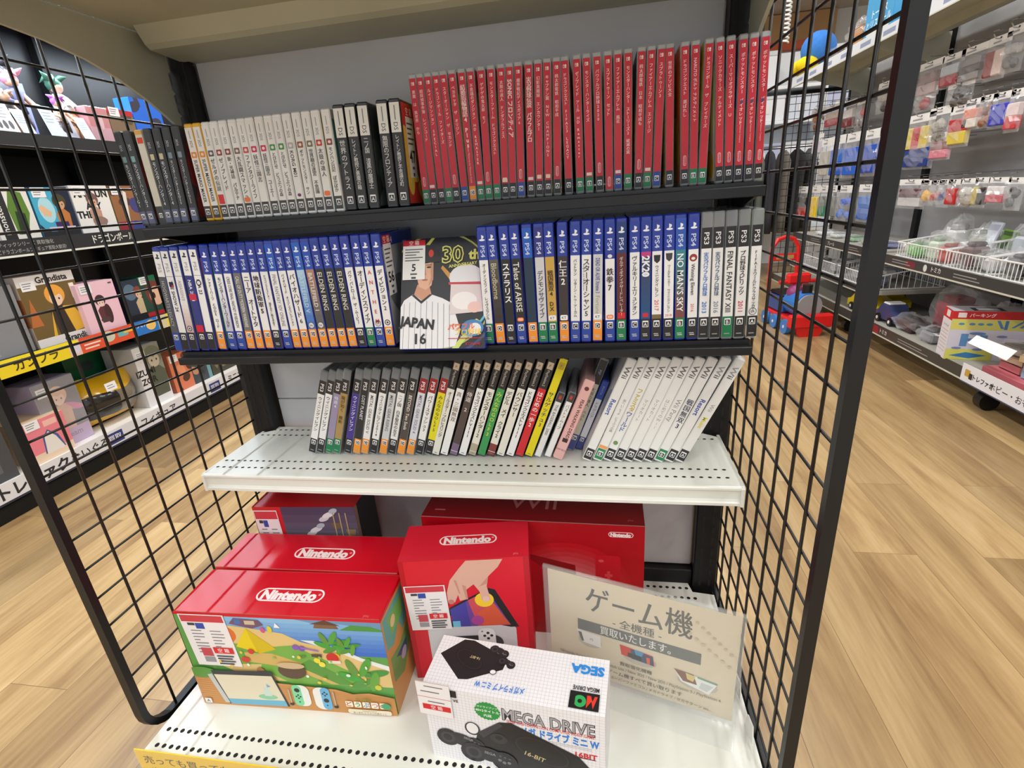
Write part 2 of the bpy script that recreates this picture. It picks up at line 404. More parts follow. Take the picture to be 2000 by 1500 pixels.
def sw_logo(A, u, v, s):
    W = (250, 240, 240); A.rr(u-s*.5, v-s*.5, u-s*.04, v+s*.5, s*.2, W); A.rr(u-s*.4, v-s*.4, u-s*.13, v+s*.4, s*.12, (205, 24, 46)); A.ell(u-s*.27, v+s*.15, s*.08, s*.08, W, 8)
    A.rr(u+s*.04, v-s*.5, u+s*.5, v+s*.5, s*.2, W); A.ell(u+s*.27, v-s*.1, s*.1, s*.1, (205, 24, 46), 8)
def title(A, w, h, txt, ztop, zbot, col, mode='V', bold=0, size=None, off=0):
    if not txt.strip(): return
    span = (ztop-zbot)*h; sz = size or w*.78
    if mode == 'V':
        n = len(txt); st = min(span/n, sz*1.02); A.vtext(txt, w/2+off, ztop*h, st, min(sz, st*1.12), col, bold)
    else:
        vs, fs, x0, x1, y0, y1 = glyphs(txt, bold); L = (x1-x0)*sz
        if L > span: L = span
        A.text(txt, w/2+off, ztop*h-L/2, sz, col, bold, rot=-PI/2, maxw=span)
def lighten(c, k): return tuple(max(0, min(255, int(x*k))) for x in c)

def art_side(mb, w, h, d, kind, c1, c2, right=True, lab=None):
    """printed cover on the broad face"""
    if right: A = Art(mb, (w/2, .003, .004), (0, 1, 0), (0, 0, 1), d-.006, h-.008, 2e-4)
    else: A = Art(mb, (-w/2, d-.003, .004), (0, -1, 0), (0, 0, 1), d-.006, h-.008, 2e-4)
    A.rect(0, 0, A.W, A.H, c1); rnd = random.Random(int(sum(c1)*7+sum(c2)*3+w*1e4))
    for i in range(5): A.ell(rnd.uniform(0, A.W), rnd.uniform(0, A.H*.8), rnd.uniform(.01, .05), rnd.uniform(.01, .04), lighten(c2, rnd.uniform(.6, 1.2)), rot=rnd.uniform(0, 3))
    if kind == 'ps4': A.rect(0, A.H*.9, A.W, A.H, (26, 46, 140)); A.text('PS4', .03, A.H*.95, .014, (220, 225, 240))
    if kind == 'sw': A.rect(0, A.H*.84, A.W*.16, A.H, (212, 20, 40))
    if lab:
        price_label(A, *lab)
    return A
def price_label(A, u, v, W, H, num=None):
    A.rect(u, v, u+W, v+H, (240, 240, 238)); A.rect(u, v+H*.86, u+W, v+H, (206, 30, 44)); A.text('空 箱', u+W/2, v+H*.93, H*.12, (250, 240, 240), 1)
    for i in range(5): A.rect(u+W*.1, v+H*(.78-i*.07), u+W*(.9-.15*(i % 3)), v+H*(.755-i*.07), (90, 90, 92))
    if num: A.text(num, u+W*.5, v+H*.31, H*.25, (30, 30, 30), 2)
    A.rect(u+W*.35, v+H*.12, u+W*.65, v+H*.16, (90, 90, 90)); A.rect(u+W*.4, v+H*.02, u+W*.6, v+H*.07, (60, 60, 60))

def put(root, x, y, z, lean, w):
    """stand the case on z with its lower edge centre at x, leaned by `lean` (radians, + = to the right)"""
    c = abs(math.sin(lean))*w/2
    root.location = (x, y, z+c+.0002); root.rotation_euler = (0, lean, 0)

def game_case(kind, w, h, d, body, spec, label, group, name='game_case'):
    m = MB(); cl = kind in ('sw', 'ps3')
    m.box(-w/2, w/2, 0, d, 0, h, body, .0016)
    if kind == 'sw':   # moulded rim at the top of the clear case
        m.box(-w/2+.001, w/2-.001, -.0006, .004, h-.006, h-.0015, body, .0005)
    root = m.build(name); tag(root, label, 'game case', group)
    m = MB(); iw = w-.0022
    A = Art(m, (-iw/2, 0, 0), (1, 0, 0), (0, 0, 1), iw, h, 3e-4)
    spec(A, iw, h)
    art_side(m, w, h, d, kind, *spec.side)
    art_side(m, w, h, d, kind, spec.side[0], spec.side[1], False)
    m.build('cover_sleeve', root)
    return root
class Spec:
    def __init__(s, fn, side=((120, 120, 130), (80, 60, 70)), lab=None):
        s.fn = fn; s.side = side if not lab else (side[0], side[1], True, lab)
    def __call__(s, *a): s.fn(*a)

# ---- top shelf, handheld cases on the left
def dark_hand(ic, txt):
    def f(A, w, h):
        A.rect(0, .0*h, w, .97*h, (52, 54, 58)); A.rect(0, .02*h, w, .155*h, (92, 96, 128)); rating(A, w/2, .1*h, w*.62, 'C')
        A.text('3DS', w/2, .83*h, w*.5, (200, 205, 210), rot=-PI/2); A.rr(w*.2, .68*h, w*.8, .74*h, w*.1, ic)
        title(A, w, h, txt, .66, .2, (228, 230, 232), 'V', 0)
    return f
HD = [(-.0142, -.0174, 'G1', (120, 150, 150)), (-.0011, -.0017, 'G2', (120, 160, 160)), (.0298, .0328, '4', (196, 188, 150)), (.0435, .0488, '4', (196, 188, 150)), (.0575, .0648, 'CROSS', (130, 150, 170)), (.0751, .081, 'CROSS', (130, 150, 170))]
HH = .1355
for i, (xb, xt, nm, ic) in enumerate(HD):
    r = game_case('ds', .0128, HH, .118, M((58, 60, 64), .3), Spec(dark_hand(ic, 'モンスターハンター'+nm), ((50, 50, 56), (120, 40, 40))), 'charcoal handheld case with blue foot band, '+ordn(i)+' from the left, top shelf', 'charcoal game cases on the top shelf')
    put(r, xb, -.15, .9196, math.atan2(xt-xb, .125), .0128)
# the beige-backed case turned among them
def beige(A, w, h):
    A.rect(0, 0, w, h*.97, (206, 202, 186)); A.rect(0, 0, w, h*.2, (58, 58, 60)); A.rect(w*.1, .86*h, w*.9, .92*h, (206, 60, 40)); A.rect(0, .95*h, w, .99*h, (214, 160, 60)); rating(A, w/2, .1*h, w*.5, 'A')
r = game_case('ds', .0142, HH, .118, M((188, 182, 160), .3), Spec(beige, ((210, 206, 190), (160, 120, 60))), 'beige handheld game case without title, among the charcoal cases on the top shelf', 'handheld game cases on the top shelf')
put(r, .0148, -.147, .9196, math.atan2(.0016, .125), .0142)
WT = [('SUPER MARIO MAKER', (230, 140, 30), 'R'), ('SUPER MARIO MAKER', (230, 140, 30), 'R'), ('ゼルダの伝説', (90, 90, 96), 'V'), ('ゼノブレイド', (150, 60, 60), 'V'), ('新・光神話 パルテナ', (130, 70, 70), 'V'), ('大乱闘スマッシュ', (120, 100, 90), 'V'), ('ファンタジーライフ', (200, 80, 80), 'V'), ('妖怪三国志', (206, 30, 90), 'V'), ('妖怪三国志 コーエー', (206, 40, 90), 'V'), ('とびだせ どうぶつの森', (60, 150, 80), 'V'), ('とびだせ どうぶつの森', (60, 150, 80), 'V'), ('KORG M01', (180, 180, 184), 'R'), ('ポケットモンスター サン', (150, 90, 40), 'V'), ('世界樹の迷宮 不思議', (120, 120, 90), 'V'), ('太鼓の達人', (200, 60, 40), 'V'), ('モンハン日記 ぽかぽか', (140, 70, 60), 'V')]
WB = [.1012, .1151, .1295, .1432, .1574, .1726, .187, .2004, .2156, .2301, .2439, .2586, .2737, .2885, .3032, .319]
def white_hand(txt, ic, mode, i):
    def f(A, w, h):
        A.rect(0, .04*h, w, .96*h, (234, 233, 230)); A.rect(0, .03*h, w, .16*h, (62, 60, 60)); rating(A, w/2, .1*h, w*.66, 'A')
        A.text('3DS', w/2, .80*h, w*.5, (110, 110, 112), rot=-PI/2); A.rect(w*.45, .85*h, w*.56, .93*h, (170, 170, 170))
        A.rr(w*.12, .66*h, w*.88, .72*h, w*.1, ic); A.ell(w*.5, .69*h, w*.2, w*.18, (240, 220, 210))
        title(A, w, h, txt, .64, .2, (62, 58, 58), mode, 1, size=w*.66)
        if i in (2,): A.rect(w*.1, .17*h, w*.9, .27*h, (214, 40, 50))
        if i in (5, 14): A.rr(w*.1, .17*h, w*.9, .22*h, w*.2, (236, 120, 60))
        if i == 11: A.ell(w/2, .2*h, w*.25, w*.2, (110, 40, 110))
    return f
look = {0: ' with yellow rim', 1: ' with yellow rim', 2: ' with red block near its foot', 5: ' with orange pill mark', 7: ' with magenta icon', 8: ' with magenta icon', 9: ' with green icon', 10: ' with green icon', 11: ' with purple mark near its foot', 14: ' with orange pill mark'}
for i, ((txt, ic, mo), xb) in enumerate(zip(WT, WB)):
    r = game_case('ds', .0135, HH, .118, YELP if i < 2 else WHITEC, Spec(white_hand(txt, ic, mo, i), ((200, 40+10*i, 60) if i % 3 == 2 else (225, 222, 218), (90, 100+5*i, 160))), 'white handheld case%s, %s white one on the top shelf' % (look.get(i, ''), ordn(i)), 'white handheld game cases on the top shelf')
    put(r, xb, -.15, .9196, .02, .0135)
DT = [('世界のアトラス', .3372), ('レイトン教授と悪魔の箱', .3545), ('二ノ国 漆黒の魔導士', .3729), ('無限のフロンティア', .4011), ('レイトン教授と不思議な町', .4191)]
for i, (txt, xb) in enumerate(DT):
    def f(A, w, h, txt=txt):
        A.rect(0, .03*h, w, .97*h, (46, 47, 49)); A.rect(0, .70*h, w, .965*h, (232, 232, 226)); A.text('DS', w/2, .755*h, w*.62, (50, 50, 52), rot=-PI/2); A.rect(w*.45, .81*h, w*.55, .94*h, (120, 120, 122))
        title(A, w, h, txt, .68, .2, (236, 236, 236), 'V', 0, size=w*.66); rating(A, w/2, .105*h, w*.62, 'A')
    side = ((206, 60, 50), (226, 196, 80)) if i == 4 else ((54, 58, 60), (96, 110, 106))
    r = game_case('ds', .0162, HH+.003, .12, DARKP, Spec(f, side, (.012, .035, .030, .092, '47') if i == 4 else None), 'black handheld case with white head band, %s black one, top shelf' % ordn(i)+(', labelled 47' if i == 4 else ''), 'black handheld game cases on the top shelf')
    put(r, xb, -.15, .9196, .03, .0162)

# ---- top shelf, red cases
SWB = [(.4448, .4448), (.4561, .4557), (.4685, .4671), (.4797, .4784), (.4908, .489), (.5035, .5013), (.5156, .5145), (.5274, .5266), (.5388, .5409), (.5509, .554), (.563, .5675), (.574, .5788), (.5858, .5905), (.6, .6045), (.6121, .6169), (.6245, .629), (.6375, .6415), (.6538, .653), (.6694, .6685), (.6825, .6812), (.6967, .6947), (.7096, .7083), (.7214, .7208), (.7347, .7337), (.7484, .7499), (.7602, .762), (.7724, .7745), (.7897, .7856), (.8093, .804), (.8206, .8165), (.8319, .8318), (.8537, .846), (.8655, .8588), (.8777, .8728), (.8905, .8851), (.9025, .898)]
SWR = 'BAABACDBBBAACAAAAABBAxCBABCAABBAAAAA'
SWT = ['悪魔 は 異世界 から', '超探偵事件簿 レインコード', 'ルイージマンション SPECIAL', 'ドラゴンボール ファイターズ', 'スターオーシャン ザ セカンド', 'ベヨネッタ ザ オリジン', '結婚指輪物語4 Plus', '不思議のダンジョン HD REMASTER', 'ゲゲゲの鬼太郎 モノ', 'モンスターファーム ドラゴンクエスト', '太鼓の達人 ドンダフルフェス', 'SONIC フロンティア', '魔界戦記ディスガイア6', '実況野球伝説 パワフルプロ', '幻影異聞録 エンカウンター', 'キャプテン翼 NEW CHAMPIONS', '桃太郎電鉄 昭和平成', 'ドラゴンクエスト FIFA23 LEGACY', 'ゼノブレイド アール HD Remaster', 'モンスターハンターライズ', 'パワフルプロ野球2020', 'スプラトゥーン セット', 'ファイアーエムブレム 風花', 'モンスターハンター ストーリーズ2 破滅の翼', '桃太郎電鉄 日本 昭和平成も', 'ファイアーエムブレム エンゲージ', 'スプラトゥーン3', '世界のアソビ大全', 'ドラゴンクエスト 選ばれし', 'NARUTO ボルト ナルティメット', 'ドラゴンボール ザ ブレイカーズ', 'ソニックカラーズ アルティメット', 'スーパーマリオブラザーズ U', 'ポケットモンスター バイオレット', 'ポケットモンスター バイオレット', 'ポケットモンスター バイオレット']
for i, ((xb, xt), rt, tx) in enumerate(zip(SWB, SWR, SWT)):
    def f(A, w, h, i=i, rt=rt, tx=tx):
        red = (204, 34, 54); A.rect(0, .02*h, w, .962*h, red)
        if rt != 'x':
            A.rect(0, .02*h, w, .125*h, RC[rt] if rt != 'A' else (36, 30, 32)); rating(A, w/2, .076*h, w*.66, rt)
        sw_logo(A, w/2, .925*h, w*.48)
        big = i in (6, 11, 13)
        title(A, w, h, tx, .88, .60-.015*len(tx) if not big else .42, (250, 220, 222), 'R' if tx[0] in 'SN' else 'V', 3 if big else 1, size=w*(.86 if big else .56))
        if i % 4 == 0 or i >= 31 or rt == 'x': A.pill(w*.28, .15*h if rt != 'x' else .04*h, w*.72, .225*h if rt != 'x' else .115*h, (246, 214, 218), red, w*.05), A.text('Nintendo', w*.5, (.1875 if rt != 'x' else .0775)*h, w*.34, (246, 214, 218), 0, rot=-PI/2)
        elif i % 3 == 1: A.rect(w*.1, .135*h, w*.9, .158*h, (240, 214, 210))
        if i in (10, 14, 15): A.rr(w*.15, .14*h, w*.85, .17*h, w*.1, (244, 210, 190))
        if i in (33, 34, 35): A.ell(w/2, .56*h, w*.24, w*.24, (90, 60, 100)); A.text('The Pokémon Company', w/2, .36*h, w*.3, (246, 206, 210), 0, rot=-PI/2)
        if i == 6: A.text('Summer Memories for Nintendo Switch', w/2, .3*h, w*.4, (246, 206, 210), 0, rot=-PI/2, maxw=.3*h)
    band = {'A': 'black', 'B': 'green', 'C': 'blue', 'D': 'orange', 'x': 'no'}[rt]
    c1 = [(228, 214, 60), (240, 236, 230), (60, 60, 140), (230, 120, 60), (70, 140, 190)][i % 5] if i < 33 else (120, 70, 160)
    r = game_case('sw', .0110, .170, .104, CLEAR, Spec(f, (c1, (230, 190, 60))), 'red game case with %s foot band, %s red one from left, top shelf' % (band, ordn(i)), 'red game cases on the top shelf')
    put(r, xb, -.125, .9196, math.atan2(xt-xb, .135), .011)

# ---- middle shelf
def ps5(txt, body, tcol, rt, mode='R', extra=None, bold=1):
    def f(A, w, h):
        A.rect(0, .02*h, w, .96*h, body); A.rect(0, .73*h, w, .96*h, (234, 234, 234)); A.rect(0, .727*h, w, .73*h, (40, 40, 40))
        ps_logo(A, w/2, .915*h, w*.62, (40, 40, 44)); A.text('PS5', w/2, .81*h, w*.62, (150, 150, 154), 0, rot=-PI/2, sx=1.3)
        A.rect(0, .02*h, w, .19*h, RC[rt]); rating(A, w/2, .145*h, w*.6, rt); title(A, w, h, txt, .69, .22, tcol, mode, bold, size=w*.62)
        if extra: extra(A, w, h)
    return f
def ps4(txt, body, tcol, rt, mode='V', extra=None, bold=0, hd=(38, 60, 158), size=.68, top=.70, bot=.225):
    def f(A, w, h):
        A.rect(0, .02*h, w, .965*h, body)
        if extra: extra(A, w, h)
        A.rect(0, .73*h, w, .965*h, hd); ps_logo(A, w/2, .905*h, w*.66, (238, 240, 246)); A.text('PS4', w/2, .80*h, w*.68, (206, 216, 240), 1, rot=-PI/2, sx=1.35)
        A.rect(0, .02*h, w, .19*h, RC[rt]); rating(A, w/2, .148*h, w*.64, rt); A.rect(w*.25, .045*h, w*.75, .053*h, (190, 190, 190)); A.rect(w*.2, .06*h, w*.7, .067*h, (190, 190, 190))
        title(A, w, h, txt, top, bot, tcol, mode, bold+1, size=w*min(1.05, size*1.16))
    return f
def ps3(txt, body, tcol, rt, mode='V', extra=None, hd=(36, 34, 36), bold=0, size=.68, y2=None):
    def f(A, w, h):
        A.rect(0, .02*h, w, .885*h, body); A.rect(0, .73*h, w, .885*h, hd); A.text('PS3', w/2, .805*h, w*.7, (230, 230, 232), 1, rot=-PI/2, sx=1.3)
        A.rect(0, .02*h, w, .19*h, RC[rt]); rating(A, w/2, .148*h, w*.64, rt); A.rect(w*.2, .045*h, w*.75, .053*h, (160, 160, 160))
        if extra: extra(A, w, h)
        title(A, w, h, txt, .70, .36 if y2 else .225, tcol, mode, bold+1, size=w*size*1.12)
        if y2: A.text(y2[0], w/2, .27*h, w*.66, y2[1], 1, rot=-PI/2)
    return f
W_ = (234, 234, 233); K_ = (40, 40, 42)
def ea(A, w, h): A.ell(w/2, .225*h, w*.4, w*.4, (60, 60, 62)); A.ell(w/2, .225*h, w*.34, w*.34, (220, 220, 222)); A.text('EA', w/2, .225*h, w*.34, (40, 40, 42), 1)
def kt(A, w, h): A.rr(w*.08, .2*h, w*.92, .245*h, w*.15, (240, 240, 240)); A.text('KT', w*.5, .222*h, w*.42, (30, 30, 30), 1)
def bn(A, w, h): A.rr(w*.12, .2*h, w*.88, .235*h, w*.2, (236, 110, 50)); A.rr(w*.22, .207*h, w*.78, .228*h, w*.1, (246, 190, 160))
def ub(A, w, h): A.ell(w/2, .23*h, w*.36, w*.36, (40, 40, 42)); A.ell(w/2, .23*h, w*.26, w*.26, (220, 210, 210)); A.ell(w/2, .23*h, w*.12, w*.12, (40, 40, 42))
def both(*fs):
    def g(A, w, h):
        for q in fs: q(A, w, h)
    return g
def bg(c0, c1): return lambda A, w, h: A.grad(0, .19*h, w, .73*h, c0, c1)
PSL = [
 (-.0065, .0043, '5', ps5('HOGWARTS LEGACY', (82, 84, 88), (190, 192, 196), 'C', bold=0), 'dark grey body', BLUEP),
 (.0079, .0186, '5', ps5('THE SHOW 24', W_, (30, 30, 34), 'A', extra=lambda A, w, h: (A.rr(w*.2, .63*h, w*.8, .68*h, w*.1, (30, 36, 60)), A.rect(w*.5, .63*h, w*.8, .65*h, (200, 40, 60)))), 'black and red bold title', BLUEP),
 (.0231, .0348, '5', ps5("ASSASSIN'S CREED MIRAGE", W_, (168, 160, 160), 'A', bold=0, extra=both(lambda A, w, h: A.grad(0, .19*h, w, .5*h, (206, 176, 168), (234, 232, 232)), ub)), 'pinkish body', BLUEP),
 (.0425, .0528, '5', ps5('NBA 2K24', (50, 56, 128), (240, 240, 246), 'A', extra=lambda A, w, h: (A.rect(0, .19*h, w, .26*h, (206, 30, 60)), A.rect(0, .5*h, w, .56*h, (200, 36, 70)))), 'navy body and pink block', BLUEP),
 (.0581, .069, '5', ps5('  FIFA 23', W_, (34, 34, 36), 'A', extra=lambda A, w, h: (A.ell(w/2, .66*h, w*.36, w*.36, (34, 34, 36)), A.ell(w/2, .66*h, w*.24, w*.24, (220, 220, 220)))), 'black round emblem', BLUEP),
 (.0773, .0881, '4', ps4('シャドーハーツ CODE ロード', W_, K_, 'D', size=.5), 'narrow black title', BLUEP),
 (.0966, .106, '4', ps4('モンスターハンターワールド', W_, K_, 'C', size=.62, extra=bg((190, 190, 210), (234, 234, 236))), 'black title fading to lilac', BLUEP),
 (.1133, .122, '4', ps4('CRISIS CORE FINAL FANTASY VII REUNION', W_, (90, 90, 94), 'C', 'R', size=.5), 'grey sideways title', BLUEP),
 (.1303, .1379, '4', ps4('CALL OF DUTY MODERN WARFARE', (112, 112, 108), (210, 210, 206), 'D', 'R', size=.56, bold=1), 'mid grey body', BLUEP),
 (.1469, .1531, '4', ps4('ニーア オートマタ', W_, K_, 'D'), 'short black title', BLUEP),
 (.1639, .1692, '4', ps4('地球防衛軍5', W_, (60, 36, 36), 'D', bold=2), 'heavy dark title', BLUEP),
 (.1794, .1849, '4', ps4('ドラゴンクエストXI 過ぎ去りし時を求めて', W_, K_, 'A', size=.6), 'long two-part black title', BLUEP),
 (.1971, .2006, '4', ps4('FINAL FANTASY XIV ONLINE', W_, (150, 150, 152), 'C', 'R', hd=(34, 88, 190), size=.56), 'pale grey sideways title', BLUEP),
 (.2138, .2151, '4', ps4('バイオハザード オリジンズコレクション', W_, K_, 'D', size=.6), 'black title, first of two alike', BLUEP),
 (.2295, .2301, '4', ps4('バイオハザード6', W_, K_, 'D', size=.66), 'black title ending in 6', BLUEP),
 (.2452, .2457, '4', ps4('BATTLEFIELD V', (140, 180, 214), (190, 216, 240), 'D', 'R', hd=(34, 96, 196), bold=1, size=.62, extra=both(bg((60, 110, 190), (170, 206, 226)), ea)), 'sky blue body', BLUEP),
 (.2615, .2612, '4', ps4('BATTLEFIELD 1', (150, 120, 100), (220, 216, 210), 'D', 'R', hd=(34, 76, 180), bold=1, size=.62, extra=both(bg((84, 92, 96), (176, 130, 104)), ea)), 'brown to grey body', BLUEP),
] + [(a, b, '4', ps4('  ELDEN RING', (42, 42, 40), (214, 212, 204), 'D', 'R', size=.72), 'black body and pale sideways title', BLUEP) for a, b in ((.2775, .2766), (.2942, .2925), (.3105, .3089))] + [
 (.326, .3249, '4', ps4('パウ・パトロール ザ・ムービー', W_, K_, 'A', size=.62), 'two-line black title', BLUEP),
 (.3421, .3419, '4', ps4('オーディンスフィア', W_, K_, 'B', size=.66), 'black title and green foot', BLUEP),
 (.3576, .357, '4', ps4('A N T H E M', W_, (206, 60, 50), 'C', 'V', size=.8, extra=ea), 'widely spaced red title', BLUEP),
 (.373, .3737, '4', ps4('ディビジョン2', W_, K_, 'D', size=.6, extra=ub), 'spiral emblem, label 56 on its side', BLUEP),
 (.5311, .5324, '4', ps4('オーディンスフィア レイヴスラシル', W_, K_, 'B', size=.66), 'black title', BLUEP),
 (.5484, .5462, '4', ps4('Bloodborne', (74, 68, 60), (196, 186, 160), 'D', 'R', size=.74, extra=bg((50, 42, 42), (92, 86, 74))), 'brown-grey body and pale lettering', BLUEP),
 (.5644, .5636, '4', ps4('ステラリス', (34, 34, 34), (240, 240, 240), 'A', size=.78, bold=1), 'black body and white title', BLUEP),
 (.5806, .5786, '4', ps4('  Tales of ARISE', (36, 36, 34), (224, 222, 214), 'C', 'R', size=.82, extra=bn), 'black body and large pale lettering', BLUEP),
 (.5976, .5961, '4', ps4('', (28, 52, 72), (90, 120, 140), 'D', 'V', hd=(28, 92, 190)), 'dark teal body', BLUEP),
 (.6125, .6123, '4', ps4('デジモンサヴァイブ', (206, 206, 208), (50, 60, 80), 'B', top=.62, hd=(44, 46, 130)), 'pale grey body', BLUEP),
 (.6273, .6264, '4', ps4('戦国無双4 DX', (200, 162, 70), (56, 40, 20), 'B', bold=1, top=.62, bot=.28, extra=kt, size=.8), 'gold body', BLUEP),
 (.6435, .6448, '4', ps4('仁王2', (58, 48, 48), (240, 238, 236), 'D', bold=1, extra=kt, size=.8), 'dark brown body and short white title', BLUEP),
 (.6592, .6625, '4', ps4('バットマン リターン・トゥ・アーカム', W_, K_, 'C', size=.66), 'long black title', BLUEP),
 (.6749, .6779, '4', ps4('スターオーシャン5', W_, K_, 'C', extra=lambda A, w, h: A.text('Integrity and Faithlessness', w*.24, .55*h, w*.28, (70, 70, 74), rot=-PI/2)), 'black title with small side line', BLUEP),
 (.6911, .6935, '4', ps4('DEAD OR ALIVE Xtreme 3', (206, 206, 206), (80, 90, 150), 'D', 'R', size=.56, bot=.42, extra=both(lambda A, w, h: A.text('Fortune', w/2, .32*h, w*.66, (150, 150, 60), rot=-PI/2), kt)), 'silver body and blue lettering', BLUEP),
 (.709, .7092, '4', ps4(' 鉄拳7', W_, (60, 40, 40), 'C', bold=1, top=.68, extra=both(bn, lambda A, w, h: (A.rect(0, .69*h, w, .73*h, (34, 44, 140)), A.ell(w/2, .71*h, w*.25, w*.2, (220, 224, 236)))), size=.72), 'short title and orange pill mark', BLUEP),
 (.725, .7246, '4', ps4('ギルティギアイグザードレベレーター', (92, 36, 36), (226, 200, 196), 'B', hd=(30, 56, 120), extra=lambda A, w, h: A.rect(w*.1, .2*h, w*.9, .25*h, (206, 34, 40))), 'maroon body', BLUEP),
 (.7437, .742, '4', ps4('ヴァルキリーエリュシオン', W_, K_, 'C', size=.74), 'large black title', BLUEP),
 (.7584, .7569, '4', ps4('   2K20', (44, 66, 96), (236, 240, 246), 'A', 'R', bold=2, size=1.0, extra=both(bg((30, 80, 130), (60, 60, 90)), lambda A, w, h: (A.rect(0, .69*h, w, .73*h, (190, 60, 130)), A.ell(w*.5, .56*h, w*.3, w*.2, (210, 212, 220)), A.rr(w*.2, .205*h, w*.8, .24*h, w*.1, (200, 36, 56))))), 'dark blue pictured body', BLUEP),
 (.7737, .7713, '4', ps4('ウイニングイレブン', W_, K_, 'A', top=.62, bot=.37, size=.66, extra=lambda A, w, h: (A.poly([(w*.15, .7*h), (w*.85, .7*h), (w*.8, .655*h), (w*.5, .635*h), (w*.2, .655*h)], (36, 36, 38)), A.text('2017', w/2, .30*h, w*.62, (206, 60, 50), 1, rot=-PI/2), A.rect(0, .19*h, w, .225*h, (120, 104, 60)))), 'shield emblem and red 2017', BLUEP),
 (.7899, .7869, '4', ps4('ワールドサッカー ウイニングイレブン', W_, K_, 'A', top=.62, bot=.24, size=.56, extra=lambda A, w, h: (A.poly([(w*.15, .71*h), (w*.85, .71*h), (w*.8, .665*h), (w*.5, .645*h), (w*.2, .665*h)], (60, 60, 62)), A.text('2018', w/2, .215*h, w*.36, (206, 60, 50), 1))), 'shield emblem and long title', BLUEP),
 (.8057, .8014, '4', ps4("NO MAN'S SKY", (60, 110, 116), (240, 240, 236), 'B', 'R', hd=(40, 84, 176), size=.8, extra=bg((120, 70, 70), (50, 130, 140))), 'teal body and sideways white title', BLUEP),
 (.822, .8177, '4', ps4('Winning Eleven', W_, (50, 50, 52), 'A', 'R', size=.46, top=.62, bot=.36, extra=lambda A, w, h: (A.ell(w/2, .665*h, w*.4, w*.4, (150, 50, 46)), A.ell(w/2, .66*h, w*.2, w*.15, (230, 230, 230)), A.text('2016', w/2, .27*h, w*.46, (206, 40, 46), 1, rot=-PI/2))), 'dark red ball emblem', BLUEP),
 (.8372, .8342, '3', ps3('実況パワフルプロ野球', W_, (50, 110, 196), 'A', bold=1, y2=('2013', (40, 110, 200))), 'blue title', CLEAR),
 (.8526, .8487, '3', ps3('実況パワフルプロ野球', W_, (70, 90, 130), 'A', bold=1, y2=('2016', (130, 140, 160))), 'slate blue title', CLEAR),
 (.8686, .8644, '3', ps3('FINAL FANTASY XIII', W_, K_, 'B', 'R', size=.7), 'sideways black title', CLEAR),
 (.8845, .8802, '3', ps3('プロ野球スピリッツ', W_, K_, 'A', bold=1, y2=('2011', (206, 40, 70))), 'black title and red year', CLEAR),
 (.9005, .8963, '3', ps3('FIFA10ワールドクラスサッカー', W_, K_, 'A', size=.56, extra=ea), 'thin black title and oval mark', CLEAR),
]
nb = [0, 0, 0]
for i, (xb, xt, k, fn, look_, body) in enumerate(PSL):
    q = {'5': 0, '4': 1, '3': 2}[k]; nb[q] += 1
    head = ('white-headed', 'blue-headed', 'clear-topped')[q]
    lab = '%s case, %s, %s from left, middle shelf' % (head, look_, ordn(nb[q]-1) if nb[q] <= 29 else ordn(nb[q]-1))
    side = ((150, 152, 154), (110, 112, 112)) if abs(xb-.373) < 1e-4 else ((60+(i*37) % 150, 60+(i*53) % 140, 70+(i*29) % 120), (200, 190, 180))
    r = game_case('ps4' if k != '3' else 'ps3', .0148, .1715, .134, body, Spec(fn, side, (.003, .075, .030, .088, '56') if abs(xb-.373) < 1e-4 else None), lab, ('white-headed', 'blue-headed', 'clear-topped')[q]+' game cases on the middle shelf')
    put(r, xb, -.168, .7155, math.atan2(xt-xb, .145), .0148)

# ---- leaning rows on the white shelf
PSB = [(.1683, 20.6), (.1843, 20.2), (.2016, 19.2), (.2165, 18.4), (.2391, 18.2), (.256, 17.6), (.2715, 17.6), (.2885, 18.1), (.3072, 17.6), (.3237, 17.4), (.341, 17.6), (.3583, 18.1), (.3748, 18.5), (.3929, 18.5)]
P3 = [('ウイニングイレブン', W_, (50, 50, 56), 'A', None, 'shield mark'), ('ウイニングイレブン', W_, (60, 60, 66), 'A', None, 'crossed mark'), ('侍道4', (150, 140, 170), (230, 230, 240), 'B', None, 'lilac body'), ('龍が如く 維新', (168, 140, 84), (90, 66, 30), 'B', None, 'tan body'), ('ウイニングイレブン', (66, 50, 140), (226, 226, 240), 'A', None, 'purple body'), ('LOST PLANET', (38, 40, 46), (220, 220, 226), 'D', None, 'black and blue body'), ('METAL GEAR SOLID V', W_, (110, 110, 116), 'D', None, 'grey sideways title'), ('ウイニングイレブン2014', W_, (60, 60, 66), 'A', None, 'red year'), ('METAL GEAR RISING', (206, 208, 210), (110, 110, 114), 'D', None, 'silver body'), ('二ノ国 白き聖灰の女王', W_, (60, 60, 60), 'A', None, 'large first letters'), ('BEYOND: Two Souls', (78, 70, 66), (226, 222, 216), 'D', None, 'brown body'), ('METAL GEAR SOLID 4', (216, 216, 226), (130, 130, 150), 'D', (150, 30, 36), 'red head and lilac body'), ('パワースマッシュ3', W_, (60, 60, 60), 'A', (150, 30, 36), 'red head and white body'), ('みんなのGOLF5', (226, 214, 30), (60, 90, 40), 'A', (150, 30, 36), 'red head and yellow body')]
